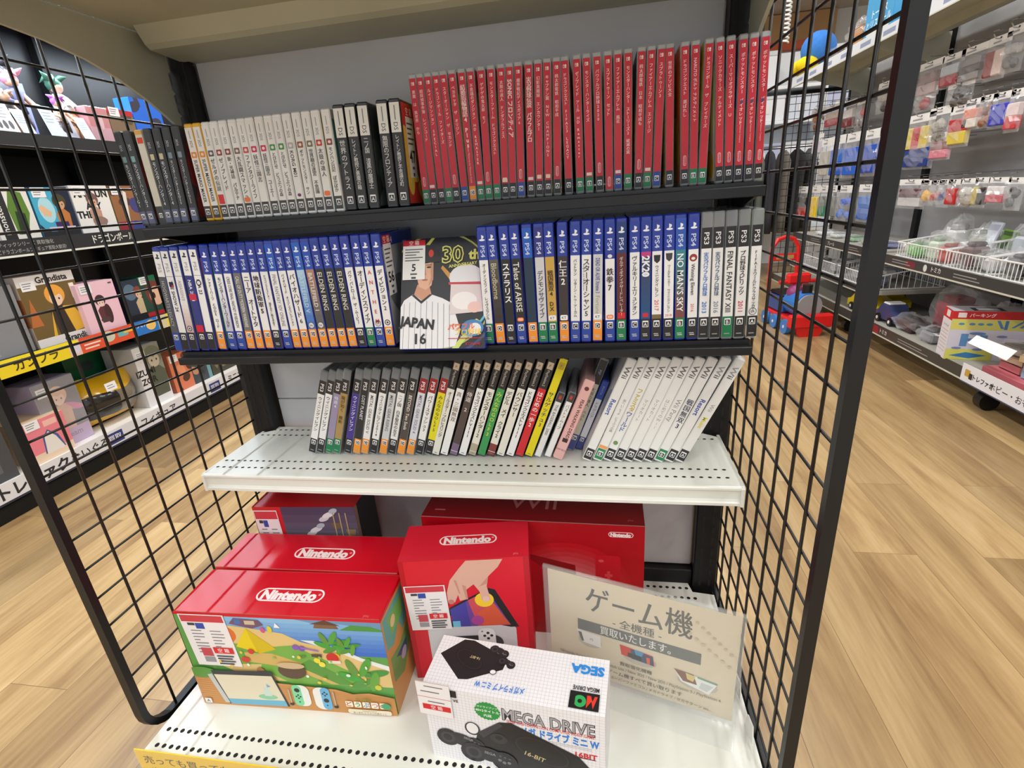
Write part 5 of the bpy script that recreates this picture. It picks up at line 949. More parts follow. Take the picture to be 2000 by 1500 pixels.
fbox(.776, .937, z, .198, XL-.012, .1, M((236, 200, 216), .4), 'pale pink box with a small dark-haired figure, second left shelf', lambda A: (A.rect(0, 0, A.W, A.H, (236, 196, 214)), person_art(A, A.W*.5, A.H*.18, A.H*.56, (70, 44, 48), (236, 206, 196), (96, 50, 60)), A.ell(A.W*.62, A.H*.34, A.W*.1, A.H*.2, (70, 44, 50)), A.ell(A.W*.5, A.H*.24, A.W*.14, A.H*.05, (80, 60, 66)), A.rect(A.W*.85, A.H*.92, A.W*.95, A.H*.95, (90, 80, 90))))
fbox(1.005, 1.095, z, .175, XL-.055, .1, M((36, 40, 52), .35), 'black box with two drawn faces, left one of a pair, second left shelf', lambda A: (A.rect(0, 0, A.W, A.H, (44, 56, 74)), A.ell(A.W*.4, A.H*.7, A.W*.35, A.H*.2, (90, 116, 140)), person_art(A, A.W*.85, A.H*.1, A.H*.72, (130, 70, 56), (224, 186, 160), (206, 186, 150)), A.rect(0, 0, A.W, A.H*.14, (30, 32, 40))), lab=False)
fbox(1.098, 1.19, z, .178, XL-.055, .1, M((30, 80, 60), .35), 'green and black box with a large-eyed face, second left shelf', lambda A: (A.rect(0, 0, A.W, A.H, (36, 74, 60)), A.rect(0, A.H*.8, A.W, A.H, (26, 110, 76)), A.ell(A.W*.75, A.H*.55, A.W*.55, A.H*.32, (110, 56, 50)), A.ell(A.W*.8, A.H*.48, A.W*.4, A.H*.24, (230, 186, 160)), A.ell(A.W*.65, A.H*.5, A.W*.1, A.H*.08, (60, 36, 30)), A.rect(0, 0, A.W, A.H*.1, (190, 40, 50))))
# third shelf
z = .897
fbox(.62, .757, z, .175, XL-.05, .1, M((226, 228, 224), .35), 'white box with a leafy green figure, third left shelf', lambda A: (A.rect(0, 0, A.W, A.H, (226, 228, 224)), A.rect(A.W*.1, 0, A.W*.4, A.H, (40, 42, 44)), A.poly([(A.W*.45, A.H*.1), (A.W*.4, A.H*.6), (A.W*.55, A.H*.95), (A.W*.85, A.H*.9), (A.W*.9, A.H*.5), (A.W*.7, A.H*.1)], (92, 130, 50)), A.poly([(A.W*.5, A.H*.1), (A.W*.55, A.H*.55), (A.W*.78, A.H*.5), (A.W*.75, A.H*.1)], (40, 60, 30)), A.text('monster', A.W*.18, A.H*.4, .03, (230, 230, 230), 1, rot=PI/2)), lab=False)
fbox(.765, .912, z, .175, XL-.05, .1, M((30, 120, 160), .35), 'bright blue box with an outstretched hand, third left shelf', lambda A: (A.rect(0, 0, A.W, A.H, (24, 36, 60)), A.ell(A.W*.3, A.H*.6, A.W*.4, A.H*.5, (70, 170, 206)), A.ell(A.W*.3, A.H*.55, A.W*.2, A.H*.26, (170, 220, 236)), A.poly([(A.W*.1, A.H*.6), (A.W*.2, A.H*.66), (A.W*.4, A.H*.5), (A.W*.35, A.H*.4), (A.W*.18, A.H*.44)], (226, 186, 150)), person_art(A, A.W*.68, A.H*.12, A.H*.75, (70, 66, 40), (206, 160, 120), (190, 120, 60)), A.rect(A.W*.4, A.H*.14, A.W*.75, A.H*.3, (60, 40, 100)), A.rect(0, 0, A.W, A.H*.10, (34, 36, 42)), A.rect(A.W*.2, A.H*.12, A.W*.9, A.H*.2, (210, 200, 220))))
fbox(.921, 1.085, z, .182, XL-.05, .1, M((230, 230, 230), .35), 'white box with large black letters AND UNITY, third left shelf', lambda A: (A.rect(0, 0, A.W, A.H, (232, 232, 232)), A.text('AND UN', A.W*.5, A.H*.84, .04, (24, 24, 26), 4, maxw=A.W*.9), A.text('A  Y', A.W*.5, A.H*.58, .036, (24, 24, 26), 4, maxw=A.W*.9), A.text('THE', A.W*.2, A.H*.4, .036, (24, 24, 26), 4), A.text('I  Y', A.W*.6, A.H*.2, .036, (24, 24, 26), 4), person_art(A, A.W*.5, A.H*.14, A.H*.72, (120, 90, 90), (216, 170, 140), (190, 150, 130)), A.ell(A.W*.55, A.H*.25, A.W*.2, A.H*.1, (150, 120, 110))))
fbox(1.093, 1.22, z, .182, XL-.05, .1, M((150, 120, 70), .35), 'brown and gold box with white script, third left shelf', lambda A: (sq(A, (150, 104, 70), 7, 12, [(90, 60, 60), (200, 160, 90), (70, 70, 130)]), A.poly([(A.W*.3, A.H*.1), (A.W*.5, A.H*.9), (A.W*.62, A.H*.85), (A.W*.45, A.H*.1)], (226, 224, 220)), A.rect(0, 0, A.W*.5, A.H*.2, (150, 40, 60)), A.rect(A.W*.5, 0, A.W, A.H*.2, (60, 70, 140))))
for yy, nn in ((1.26, 'first'), (1.40, 'second'), (1.54, 'third')):
    fbox(yy, yy+.125, z, .17, XL-.05, .1, M((70, 74, 90), .35), 'dull blue-grey box hidden behind the rack post, %s of three, third left shelf' % nn, lambda A: sq(A, (80, 84, 110), 5, 3, [(130, 90, 80), (50, 60, 80)]), lab=False)
# fourth shelf: figures, cards, boxes
z = 1.243
def figurine(x, y, s, hair, top, leg, label, lean=0, skin=(230, 186, 160)):
    t = empty('figurine', (x, y, z+.0004), 0, label, 'figure')
    t.rotation_euler = (lean, 0, 0)
    m = MB(); m.cyl((0, 0, 0), (0, 0, .006), .035*s, M((36, 36, 40), .3), 16); m.build('stand', t)
    m = MB(); S = M(skin, .5); L = M(leg, .5); T = M(top, .5)
    for k in (-1, 1):
        m.tube([(0, k*.012*s, .006), (.004*s, k*.016*s, .04*s), (0, k*.010*s, .085*s)], [.008*s, .011*s, .014*s], L, 8)
        m.tube([(0, k*.022*s, .135*s), (.014*s, k*.036*s, .11*s), (.034*s, k*.03*s, .10*s)], [.009*s, .0075*s, .006*s], S if k > 0 else T, 8); m.ball((.036*s, k*.03*s, .10*s), .008*s, S, 8)
    m.tube([(0, 0, .08*s), (0, 0, .11*s), (0, 0, .14*s), (0, 0, .152*s)], [.020*s, .017*s, .022*s, .008*s], T, 12); m.ball((0, 0, .170*s), .019*s, S, 12); m.build('body', t, smooth=True)
    m = MB(); m.ball((-.004*s, 0, .176*s), .022*s, M(hair, .4), 12, (1, 1.05, 1)); rnd = random.Random(int(s*100)+len(label))
    for k in range(7): a = rnd.uniform(0, 2*PI); m.tube([(-.004*s, 0, .18*s), (.02*s*math.cos(a), .022*s*math.sin(a), .196*s), (.036*s*math.cos(a), .036*s*math.sin(a), (.19+.02*math.sin(a*3))*s)], [.010*s, .008*s, .001], M(hair, .4), 6)
    m.build('hair', t, smooth=True)
figurine(XL-.12, .70, 1.25, (236, 200, 196), (60, 76, 170), (220, 190, 180), 'blue-caped figure with pale hair, at the left of the fourth left shelf')
figurine(XL-.16, .93, 1.2, (236, 150, 176), (86, 88, 130), (60, 50, 70), 'figure with spiky pink hair in the middle of the fourth left shelf', -.05)
figurine(XL-.08, .83, .75, (236, 206, 190), (40, 34, 40), (226, 180, 150), 'small crouching dark-clothed figure left of the pink-haired one')
figurine(XL-.08, 1.02, .8, (196, 120, 226), (236, 206, 180), (60, 40, 46), 'small figure with violet hair right of the pink-haired one')
figurine(XL-.10, 1.09, .7, (206, 206, 206), (200, 150, 110), (206, 160, 120), 'small tan figure beside the red clear box')
figurine(XL-.30, .66, 1.6, (60, 60, 70), (60, 64, 80), (40, 40, 50), 'tall dark figure at the back left of the fourth left shelf')
figurine(XL-.33, .90, 1.7, (90, 96, 110), (110, 70, 60), (50, 46, 60), 'tall rust-coloured figure at the back of the fourth left shelf')
figurine(XL-.20, 1.16, 1.3, (60, 110, 90), (206, 210, 220), (90, 90, 110), 'green-haired pale figure at the back of the fourth left shelf', .05)
figurine(XL-.10, .76, .8, (120, 80, 60), (40, 40, 46), (236, 200, 180), 'small brown-haired seated figure at the left of the fourth left shelf')
figurine(XL-.25, .80, 1.5, (110, 80, 66), (90, 70, 60), (50, 50, 56), 'tall brown figure at the back of the fourth left shelf')
figurine(XL-.28, 1.0, 1.5, (50, 50, 58), (70, 72, 82), (50, 50, 56), 'tall grey figure at the back of the fourth left shelf')
for i, (y, xo, wd, hh, c, lb) in enumerate(((.60, .02, .07, .10, (206, 226, 236), 'leftmost small price card on the fourth left shelf'), (.715, .015, .075, .105, (236, 238, 246), 'white card with grey pictures on the fourth left shelf'), (.80, .015, .045, .085, (206, 226, 244), 'pale blue price card before the crouching figure'), (.905, .02, .05, .11, (200, 226, 240), 'pale blue price card under the pink-haired figure'), (.985, .06, .07, .10, (214, 220, 236), 'pale card behind the violet-haired figure'), (1.03, .012, .045, .085, (196, 224, 244), 'pale blue price card before the tan figure'), (.66, .10, .08, .14, (190, 226, 232), 'turquoise tinted card behind the white picture card'))):
    t = empty('price_card', (XL-xo, y, z+.0004), 0, lb, 'card'); m = MB(); m.add([(0, 0, 0), (0, wd, 0), (-.03, wd, hh), (-.03, 0, hh), (-.0015, 0, 0), (-.0015, wd, 0), (-.0315, wd, hh), (-.0315, 0, hh)], [(0, 1, 2, 3), (7, 6, 5, 4), (0, 4, 5, 1), (1, 5, 6, 2), (2, 6, 7, 3), (3, 7, 4, 0)], M(c, .5))
    A = Art(m, (0, 0, 0), (0, 1, 0), (-.03, 0, hh), wd, hh)
    for k in range(4): A.rect(wd*.12, hh*(.8-.1*k), wd*(.8-.1*(k % 2)), hh*(.83-.1*k), (150, 160, 180))
    if i == 1:
        for k in range(3): A.ell(wd*(.25+.25*k), hh*.28, wd*.09, hh*.14, (90, 92, 100))
    m.build('card', t)
fbox(1.105, 1.20, z, .135, XL-.05, .08, M((206, 70, 90), .3), 'red clear-wrapped box at the right of the fourth left shelf', lambda A: (A.rect(0, 0, A.W, A.H, (206, 66, 84)), A.rect(0, 0, A.W, A.H*.45, (214, 140, 166)), A.ell(A.W*.6, A.H*.6, A.W*.1, A.H*.2, (236, 190, 200))), lab=False, clear=True)
fbox(1.205, 1.33, z, .14, XL-.05, .08, M((150, 120, 90), .3), 'tan boxed set with red top edge, fourth left shelf', lambda A: (sq(A, (130, 110, 86), 5, 6, [(90, 80, 60), (170, 150, 100)]), A.rect(0, A.H*.85, A.W, A.H, (190, 40, 50))))
fbox(1.335, 1.50, z, .20, XL-.05, .08, M((40, 110, 220), .3), 'bright blue box at the right end of the fourth left shelf', lambda A: sq(A, (40, 110, 226), 5, 8, [(60, 60, 80), (190, 210, 240)]), lab=False)
fbox(1.0, 1.12, z, .24, XL-.32, .08, M((130, 140, 200), .3), 'lilac-blue box at the back of the fourth left shelf', lambda A: sq(A, (140, 146, 206), 4, 5, [(90, 90, 150), (190, 196, 230)]), lab=False)

# ============================================================ RIGHT: TOY SHELVES
XR = 2.13; YA, YB = .2, 3.8
unit = empty('toy_shelf_unit', (XR+.2, 2, 0), label='white and black gondola shelf for bagged toys, across the right aisle', cat='shelf unit')
m = local(MB(), unit); m.box(XR+.42, XR+.44, YA, YB, .0, 1.9, M((176, 177, 180), .6, noise=5)); m.build('back_panel', unit)  # lower edge dropped to the floor to block lamp light from behind
for y in (.8, 1.72, 2.62, 3.5):
    m = local(MB(), unit); m.box(XR+.395, XR+.425, y-.02, y+.02, .1, 2.0, BLACKM, .002); m.build('upright', unit)
for y in (1.24, 2.45, 3.4):
    m = local(MB(), unit); m.cyl((XR+.06, y-.02, .036), (XR+.06, y+.02, .036), .036, BLACKP, 20); m.cyl((XR+.06, y, .05), (XR+.06, y, .095), .012, CHROME, 10); m.build('caster', unit)
def rboard(z, lo, y0, y1, lab, strip=(64, 62, 60), mat=M((170, 168, 160), .5), back=.42):
    t = empty('shelf_board', (XR+.2, (y0+y1)/2, z), label=lab, cat='shelf')
    m = local(MB(), t); m.box(XR+.004, XR+back, y0, y1, z-.02, z, mat, .001); m.build('board', t)
    m = local(MB(), t); m.box(XR, XR+.004, y0, y1, z-lo, z+.003, M(strip, .35)); m.box(XR-.002, XR+.004, y0, y1, z-lo, z-lo+.006, M((206, 204, 190), .4)); return t, m
def RA(m, y1, z0, L, H): return Art(m, (XR, y1, z0), (0, -1, 0), (0, 0, 1), L, H)
t, m = rboard(.148, .050, YA, YB, 'lowest shelf of the right toy unit, with grey lettered strip')
A = RA(m, YB, .098, 3.4, .05); A.text('トミカ', YB-1.94, .03, .026, (220, 214, 210), 1); A.rect(YB-2.08, .008, YB-1.99, .045, (150, 40, 46)); A.rect(YB-1.80, .032, YB-1.60, .036, (150, 148, 146)); A.rect(YB-1.80, .02, YB-1.55, .024, (150, 148, 146)); A.text('プレール', YB-3.1, .028, .026, (200, 196, 196), 1)
m.build('price_strip', t)
t, m = rboard(.507, .045, YA, 2.10, 'middle shelf of the right toy unit, carrying white wire baskets', strip=(54, 56, 60))
A = RA(m, 2.10, .462, 1.9, .048); A.text('トミカ', 2.10-1.62, .028, .026, (220, 222, 222), 1); A.rect(2.1-1.86, .012, 2.1-1.78, .04, (120, 40, 56)); A.ell(2.1-1.70, .026, .014, .016, (220, 220, 220))
for k in (2.1-1.98, 2.1-1.5): A.rect(k, .03, k+.14, .034, (150, 150, 152)); A.rect(k, .018, k+.16, .022, (150, 150, 152))
m.build('price_strip', t)
t, m = rboard(.515, .045, 2.12, 3.4, 'middle shelf in the farther bay of the right toy unit', strip=(50, 52, 56))
A = RA(m, 3.4, .470, 1.2, .045); A.text('プレール', 3.4-2.72, .026, .026, (220, 220, 222), 1)
for k in (3.4-3.05, 3.4-2.5): A.rect(k, .03, k+.14, .034, (140, 140, 142)); A.rect(k, .018, k+.16, .022, (140, 140, 142))
m.build('price_strip', t)
t, m = rboard(1.59, .058, YA, YB, 'beige overhead shelf of the right toy unit with white label strip', strip=(226, 232, 240), mat=BEIGE, back=.36)
A = RA(m, YB, 1.533, 3.6, .058)
for k in range(14): A.rect(.1+.25*k, .018, .22+.25*k, .04, (150, 160, 190))
m.build('price_strip', t)
m = local(MB(), t); m.prism([(XR+.01, 1.57), (XR+.01, 1.545), (XR+.04, 1.545), (XR+.05, 1.568), (XR+.2, 1.568), (XR+.21, 1.53), (XR+.26, 1.53), (XR+.27, 1.57)], 'y', YA, YB, BEIGE); m.build('under_rib', t)
for y in (1.70, 2.60, 3.48):
    m = local(MB(), t); m.prism([(XR+.02, 1.57), (XR+.04, 1.53), (XR+.30, 1.44), (XR+.395, 1.40), (XR+.395, 1.57)], 'y', y-.002, y+.002, BEIGE); m.build('side_bracket', t)
# one loose end panel of black mesh at the far end
t = empty('mesh_side_panel', (XR+.2, YB+.03, 0), label='black wire mesh end panel of the farther right bay', cat='mesh panel')
m = local(MB(), t)
for x0, x1, z0, z1 in ((XR-.02, XR+.005, .1, 1.52), (XR+.42, XR+.445, .1, 1.52), (XR-.02, XR+.44, 1.49, 1.515), (XR-.02, XR+.44, .1, .125)): m.box(x0, x1, YB+.02, YB+.045, z0, z1, BLACKM, .001)
for k in range(27): m.cyl((XR, YB+.03, .15+.0511*k), (XR+.43, YB+.03, .15+.0511*k), .002, BLACKP, 6)
for k in range(1, 8): m.cyl((XR+.052*k, YB+.03, .11), (XR+.052*k, YB+.03, 1.5), .002, BLACKP, 6)
m.build('mesh', t)

XH = 2.30
def film_pillow(m, y0, y1, z0, z1, x, th, mat, seed=0, n=7):
    rnd = random.Random(seed); vs = []
    for s in (-1, 1):
        for i in range(n+1):
            for j in range(n+1):
                u, v = i/n, j/n; b = (math.sin(PI*u)*math.sin(PI*v))**.5; vs.append((x+s*th*b+rnd.uniform(-.45, .45)*th*b, y0+(y1-y0)*u, z0+(z1-z0)*v))
    N = (n+1)**2; fs = []
    for s in (0, 1):
        for i in range(n):
            for j in range(n): a = s*N+i*(n+1)+j; fs.append((a, a+n+1, a+n+2, a+1))
    m.add(vs, fs, mat)
def hang_bag(px, py, w, h, cols, label, X=XH, group='bagged toys hanging on the right wall', shape='box', hook=True):
    a = on(px-w/2, py, 'x', X); b = on(px+w/2, py, 'x', X); c = on(px, py+h, 'x', X); p = on(px, py, 'x', X)
    y0, y1 = sorted((a.y, b.y)); zt = p.z; zb = c.z; H = zt-zb; yc = (y0+y1)/2; hw = (y1-y0)/2
    t = empty('toy_bag', (X, yc, zt), 0, label, 'toy bag', group)
    m = MB(); m.box(-.001, .001, -hw, hw, -H*.2, 0, M((240, 240, 240), .4)); A = Art(m, (-.001, hw, -H*.2), (0, -1, 0), (0, 0, 1), 2*hw, H*.2); A.rect(hw*.4, H*.05, hw*1.1, H*.09, (150, 150, 156)); A.ell(hw, H*.15, .006, .004, (60, 60, 64)); m.build('header_card', t)
    m = MB(); rnd = random.Random(int(px*3+py)); z = -H*.3; k = len(cols)
    for i, cc in enumerate(cols):
        za = -H*(.32+.60*i/k); zc = -H*(.32+.60*(i+1)/k)
        if shape == 'box': m.box(-.014, .012, -hw*.78, hw*.72, zc, za, M(cc, .4), .003)
        elif shape == 'col': ya = -hw*.8+2*hw*.8*i/k; m.box(-.014, .012, ya, ya+2*hw*.8/k, -H*.9, -H*.32, M(cc, .4), .004)
        else:
            for q in range(4): m.ball((rnd.uniform(-.006, .006), rnd.uniform(-hw*.5, hw*.5), (za+zc)/2+rnd.uniform(-.01, .01)), min(hw*.4, .03), M(cc, .35), 10, (.5, 1, .8))
    m.build('toy', t)
    m = MB(); film_pillow(m, -hw, hw, -H, -H*.12, 0, .022, M((238, 240, 244), .05, alpha=.2, spec=1), int(px)); m.build('bag_film', t)
    if hook:
        hk = empty('peg_hook', (X, yc, zt), 0, 'chrome peg hook holding '+('a' if label[0] not in 'aeiou' else 'an')+' '+label.split(',')[0], 'hook', 'peg hooks on the right wall')
        m = MB(); m.tube([(XR+.42-X, 0, -.010), (.0, 0, -.012), (-.02, 0, -.010), (-.03, 0, .006)], .0022, CHROME, 6); m.tube([(XR+.42-X, 0, .02), (-.02, 0, .018), (-.021, -.018, .018), (-.021, .018, .018)], .0016, CHROME, 6); m.build('hook_wire', hk)
bags = [
 (1823, 118, 44, 68, [(150, 130, 134), (196, 176, 180)], 'grey and mauve boxed toy bag, top peg row beside the mesh post', 'box'),
 (1866, 104, 42, 64, [(200, 210, 224), (176, 70, 84)], 'red and pale blue boxed toy bag, top peg row', 'box'),
 (1908, 88, 50, 70, [(150, 150, 156), (90, 90, 96), (160, 160, 166)], 'silver toy bag with dark bands, top peg row', 'box'),
 (1958, 68, 42, 84, [(226, 206, 200), (150, 34, 36)], 'white and dark red boxed toy bag, top peg row', 'col'),
 (1994, 46, 40, 90, [(196, 200, 206), (120, 122, 128)], 'pale grey toy bag at the picture edge, top peg row', 'blob'),
 (1812, 172, 40, 44, [(166, 40, 46)], 'crumpled red toy bag, below the top peg row', 'blob'),
 (1880, 160, 50, 44, [(40, 38, 38), (70, 66, 64)], 'black toy bag, below the top peg row', 'blob'),
 (1803, 222, 54, 78, [(214, 190, 90), (200, 44, 50), (220, 200, 90)], 'yellow toy bag with red middle stripe, second peg row', 'col'),
 (1842, 208, 44, 76, [(170, 164, 156), (120, 112, 104)], 'greyish brown toy bag, second peg row', 'blob'),
 (1884, 204, 46, 82, [(190, 40, 44), (220, 196, 70)], 'yellow toy bag with red head, second peg row', 'box'),
 (1908, 192, 34, 60, [(220, 130, 100), (230, 224, 216)], 'salmon and white toy bag, second peg row', 'box'),
 (1936, 184, 34, 64, [(110, 50, 44), (150, 90, 50)], 'brown toy bag, second peg row', 'blob'),
 (1965, 178, 42, 70, [(50, 60, 190)], 'bright ultramarine toy bag, second peg row', 'box'),
 (1994, 172, 30, 84, [(230, 210, 212), (206, 60, 70)], 'white and pink toy bag at the picture edge, second peg row', 'box'),
 (1800, 268, 62, 62, [(26, 60, 140), (20, 50, 130)], 'deep blue toy bag behind the yellow one, second peg row', 'box'),
 (1844, 258, 42, 54, [(150, 110, 110), (220, 130, 150)], 'dull pink toy bag hanging low, second peg row', 'box'),
 (1787, 350, 56, 58, [(96, 50, 56), (206, 206, 208)], 'maroon and white toy bag, third peg row', 'box'),
 (1816, 352, 30, 50, [(236, 180, 40)], 'orange-yellow toy bag, third peg row', 'blob'),
 (1834, 352, 26, 48, [(190, 50, 46)], 'small red toy bag beside the orange-yellow one, third peg row', 'blob'),
 (1850, 350, 26, 56, [(40, 64, 140)], 'navy toy bag, third peg row', 'blob'),
 (1868, 350, 26, 54, [(190, 30, 34)], 'glossy red toy bag, third peg row', 'box'),
 (1896, 348, 34, 56, [(206, 206, 200), (170, 160, 150)], 'beige toy bag, third peg row', 'blob'),
 (1922, 346, 28, 60, [(50, 44, 40), (190, 170, 60)], 'black and yellow toy bag, third peg row', 'col'),
 (1956, 346, 44, 54, [(226, 222, 224), (206, 110, 120)], 'white toy bag with rosy print, third peg row', 'box'),
 (1990, 346, 34, 66, [(46, 50, 54), (90, 94, 98)], 'charcoal toy bag at the picture edge, third peg row', 'blob'),
 (1737, 246, 30, 84, [(26, 80, 190)], 'blue rail bag nearest the mesh post, upper row behind the mesh', 'box'),
 (1707, 252, 34, 92, [(30, 86, 196), (24, 70, 180)], 'blue rail bag, second from the mesh post, upper row', 'box'),
 (1672, 258, 34, 90, [(40, 100, 210)], 'blue rail bag, third from the mesh post, upper row', 'box'),
 (1642, 264, 28, 84, [(44, 110, 214), (40, 90, 200)], 'blue rail bag, fourth from the mesh post, upper row', 'box'),
 (1617, 270, 20, 78, [(190, 186, 176)], 'pale beige long bag left of the blue rail bags', 'box'),
 (1600, 262, 20, 40, [(206, 200, 214)], 'small lilac bag behind the mesh, upper row', 'box'),
 (1735, 158, 32, 60, [(190, 188, 186), (80, 76, 76)], 'grey bag beside the mesh post, top row', 'blob'),
 (1690, 188, 26, 66, [(196, 40, 44), (120, 116, 116)], 'red and grey bag behind the mesh, top row', 'blob'),
 (1662, 196, 24, 54, [(220, 214, 216), (120, 30, 40)], 'white and maroon bag behind the mesh, top row', 'box'),
 (1630, 204, 30, 44, [(214, 196, 190), (176, 70, 76)], 'pale red bag behind the mesh, top row', 'box'),
 (1600, 212, 26, 40, [(190, 120, 60), (150, 80, 40)], 'orange-brown bag behind the mesh, top row', 'blob'),
 (1700, 360, 40, 76, [(30, 116, 206), (26, 100, 196)], 'sky blue bag nearest the mesh post, lower row behind the mesh', 'box'),
 (1655, 362, 36, 72, [(44, 96, 216), (70, 120, 220)], 'bright blue curved rail bag, lower row behind the mesh', 'blob'),
 (1632, 362, 22, 66, [(130, 132, 128)], 'olive grey bag, lower row behind the mesh', 'box'),
 (1613, 362, 18, 66, [(120, 126, 120), (60, 130, 96)], 'grey bag with green foot, lower row behind the mesh', 'box'),
 (1596, 362, 16, 72, [(240, 204, 30)], 'bright yellow narrow bag, lower row behind the mesh', 'box'),
 (1574, 364, 24, 66, [(60, 58, 56), (190, 60, 56)], 'dark bag with red corner, lower row behind the mesh', 'box'),
]
for b in bags: hang_bag(b[0], b[1], b[2], b[3], b[4], b[5], shape=b[6])

# wire baskets on the middle shelf
def basket(y0, y1, x0, x1, z, h, label, hb=None):
    t = empty('wire_basket', ((x0+x1)/2, (y0+y1)/2, z), 0, label, 'basket'); hb = hb or h
    m = local(MB(), t); G = M((236, 238, 240), .3)
    m.tube([(x0, y0, z+h), (x0, y1, z+h), (x1, y1, z+hb), (x1, y0, z+hb)], .0035, G, 8, closed=True); m.tube([(x0, y0, z+.004), (x0, y1, z+.004), (x1, y1, z+.004), (x1, y0, z+.004)], .003, G, 8, closed=True); m.build('rim', t)
    m = local(MB(), t); n = int((y1-y0)/.02)
    for i in range(n): y = y0+(y1-y0)*(i+.5)/n; m.cyl((x0, y, z+.004), (x0, y, z+h), .0016, G, 5); m.cyl((x1, y, z+.004), (x1, y, z+hb), .0016, G, 5)
    for i in range(int((x1-x0)/.03)):
        x = x0+.03*(i+.5)
        for y in (y0, y1): m.cyl((x, y, z+.004), (x, y, z+h+(hb-h)*(x-x0)/(x1-x0)), .0016, G, 5)
    m.build('wires', t)
basket(1.62, 1.98, XR+.012, XR+.36, .5085, .068, 'white wire basket on the right middle shelf, beside the mesh post', .11)
basket(1.36, 1.60, XR+.012, XR+.36, .5085, .068, 'white wire basket in the middle of the right middle shelf', .11)
basket(.98, 1.34, XR+.012, XR+.36, .5085, .068, 'white wire basket at the right picture edge, middle shelf', .11)
basket(2.15, 2.62, XR+.02, XR+.36, .305, .07, 'grey-white wire basket in the farther bay, below the middle shelf', .13)
basket(2.66, 3.2, XR+.02, XR+.36, .305, .07, 'farthest wire basket in the right toy unit', .13)
t, m = rboard(.302, .03, 2.12, 3.4, 'low shelf with baskets in the farther bay of the right toy unit', strip=(60, 62, 66)); m.build('price_strip', t)
def lump(x, y, z, sx, sy, sz, col, label, name='toy_bag', seed=1, film=True, cat='toy bag', group='loose bagged toys on the right shelves'):
    """crumpled clear bag round a coloured content"""
    t = empty(name, (x, y, z+.0006), 0, label, cat, group); rnd = random.Random(seed)
    m = MB(); m.box(-sx*.6, sx*.6, -sy*.6, sy*.6, sz*.05, sz*1.1, M(col, .4), .008); m.box(-sx*.4, sx*.5, -sy*.3, sy*.5, sz*1.1, sz*1.35, M(lighten(col, .75), .4), .006); m.build('toy', t)
    if film:
        n = 18; vs = []; fs = []
        for i in range(n//2+1):
            a = PI*i/(n//2)
            for k in range(n):
                b = 2*PI*k/n; q = 1+rnd.uniform(-.28, .2); vs.append((sx*q*math.sin(a)*math.cos(b), sy*q*math.sin(a)*math.sin(b), max(.0, sz*.85+sz*.85*q*math.cos(a))))
        for i in range(n//2):
            for k in range(n): fs.append((i*n+k, i*n+(k+1) % n, (i+1)*n+(k+1) % n, (i+1)*n+k))
        m = MB(); m.add(vs, fs, M((240, 243, 246), .04, alpha=.15, spec=1)); m.build('bag_film', t)
    return t
sp = [(.07, 1.90, (110, 190, 90), 'leaf green'), (.20, 1.86, (226, 226, 228), 'white-topped'), (.08, 1.76, (206, 226, 206), 'mint'), (.22, 1.70, (160, 170, 150), 'pale olive'), (.07, 1.66, (196, 70, 60), 'orange-red'),
      (.08, 1.53, (110, 80, 84), 'dusky'), (.10, 1.45, (40, 66, 46), 'dark green'), (.24, 1.50, (196, 204, 216), 'ice blue'), (.24, 1.40, (120, 160, 80), 'grass green'), (.08, 1.39, (206, 206, 212), 'silver'),
      (.08, 1.27, (60, 62, 66), 'graphite'), (.09, 1.17, (206, 190, 190), 'rosy white'), (.10, 1.05, (40, 60, 130), 'navy'), (.24, 1.26, (226, 200, 196), 'pale rose'), (.25, 1.14, (130, 120, 140), 'mauve'), (.26, 1.04, (140, 190, 80), 'lime')]
for i, (dx, y, c, nm) in enumerate(sp): lump(XR+dx, y, .514, .062, .052, .046+.014*(i % 3)+(.045 if dx > .18 else 0), c, nm+' bagged toy lying in the wire baskets of the right middle shelf', seed=i)
for i, (dx, y, z0, c, nm) in enumerate(((.08, 2.24, .312, (60, 70, 110), 'slate'), (.09, 2.36, .312, (196, 36, 40), 'scarlet'), (.10, 2.50, .312, (200, 204, 210), 'clear grey'), (.09, 2.78, .312, (206, 208, 212), 'pale clear'), (.08, 2.95, .312, (110, 90, 90), 'brownish clear'), (.22, 2.44, .312, (226, 228, 232), 'frosty'))):
    lump(XR+dx, y, z0, .06, .055, .045, c, nm+' bagged toy in the baskets of the farther right bay', seed=30+i)
for i, (y, c, nm) in enumerate(((2.24, (80, 84, 150), 'indigo'), (2.42, (150, 156, 130), 'sage'), (2.62, (130, 170, 130), 'soft green'), (2.86, (200, 204, 200), 'whitish'), (3.08, (226, 228, 228), 'white'))):
    lump(XR+.10, y, .515, .07, .08, .022, c, nm+' flat bagged toy on the farther right middle shelf', seed=50+i)
lump(XR+.10, 1.88, .148, .08, .11, .05, (70, 44, 50), 'dark shiny bag of toys on the lowest right shelf, beside the mesh post', seed=71)
lump(XR+.09, 1.68, .148, .07, .08, .045, (130, 130, 136), 'silver shiny bag of toys left of the red and white box', seed=72)
lump(XR+.25, 1.83, .148, .09, .13, .13, (180, 40, 60), 'large crimson bag at the back of the lowest right shelf', seed=73)
lump(XR+.29, 1.58, .148, .07, .09, .11, (150, 20, 34), 'dark red bag behind the red and white box', seed=74)
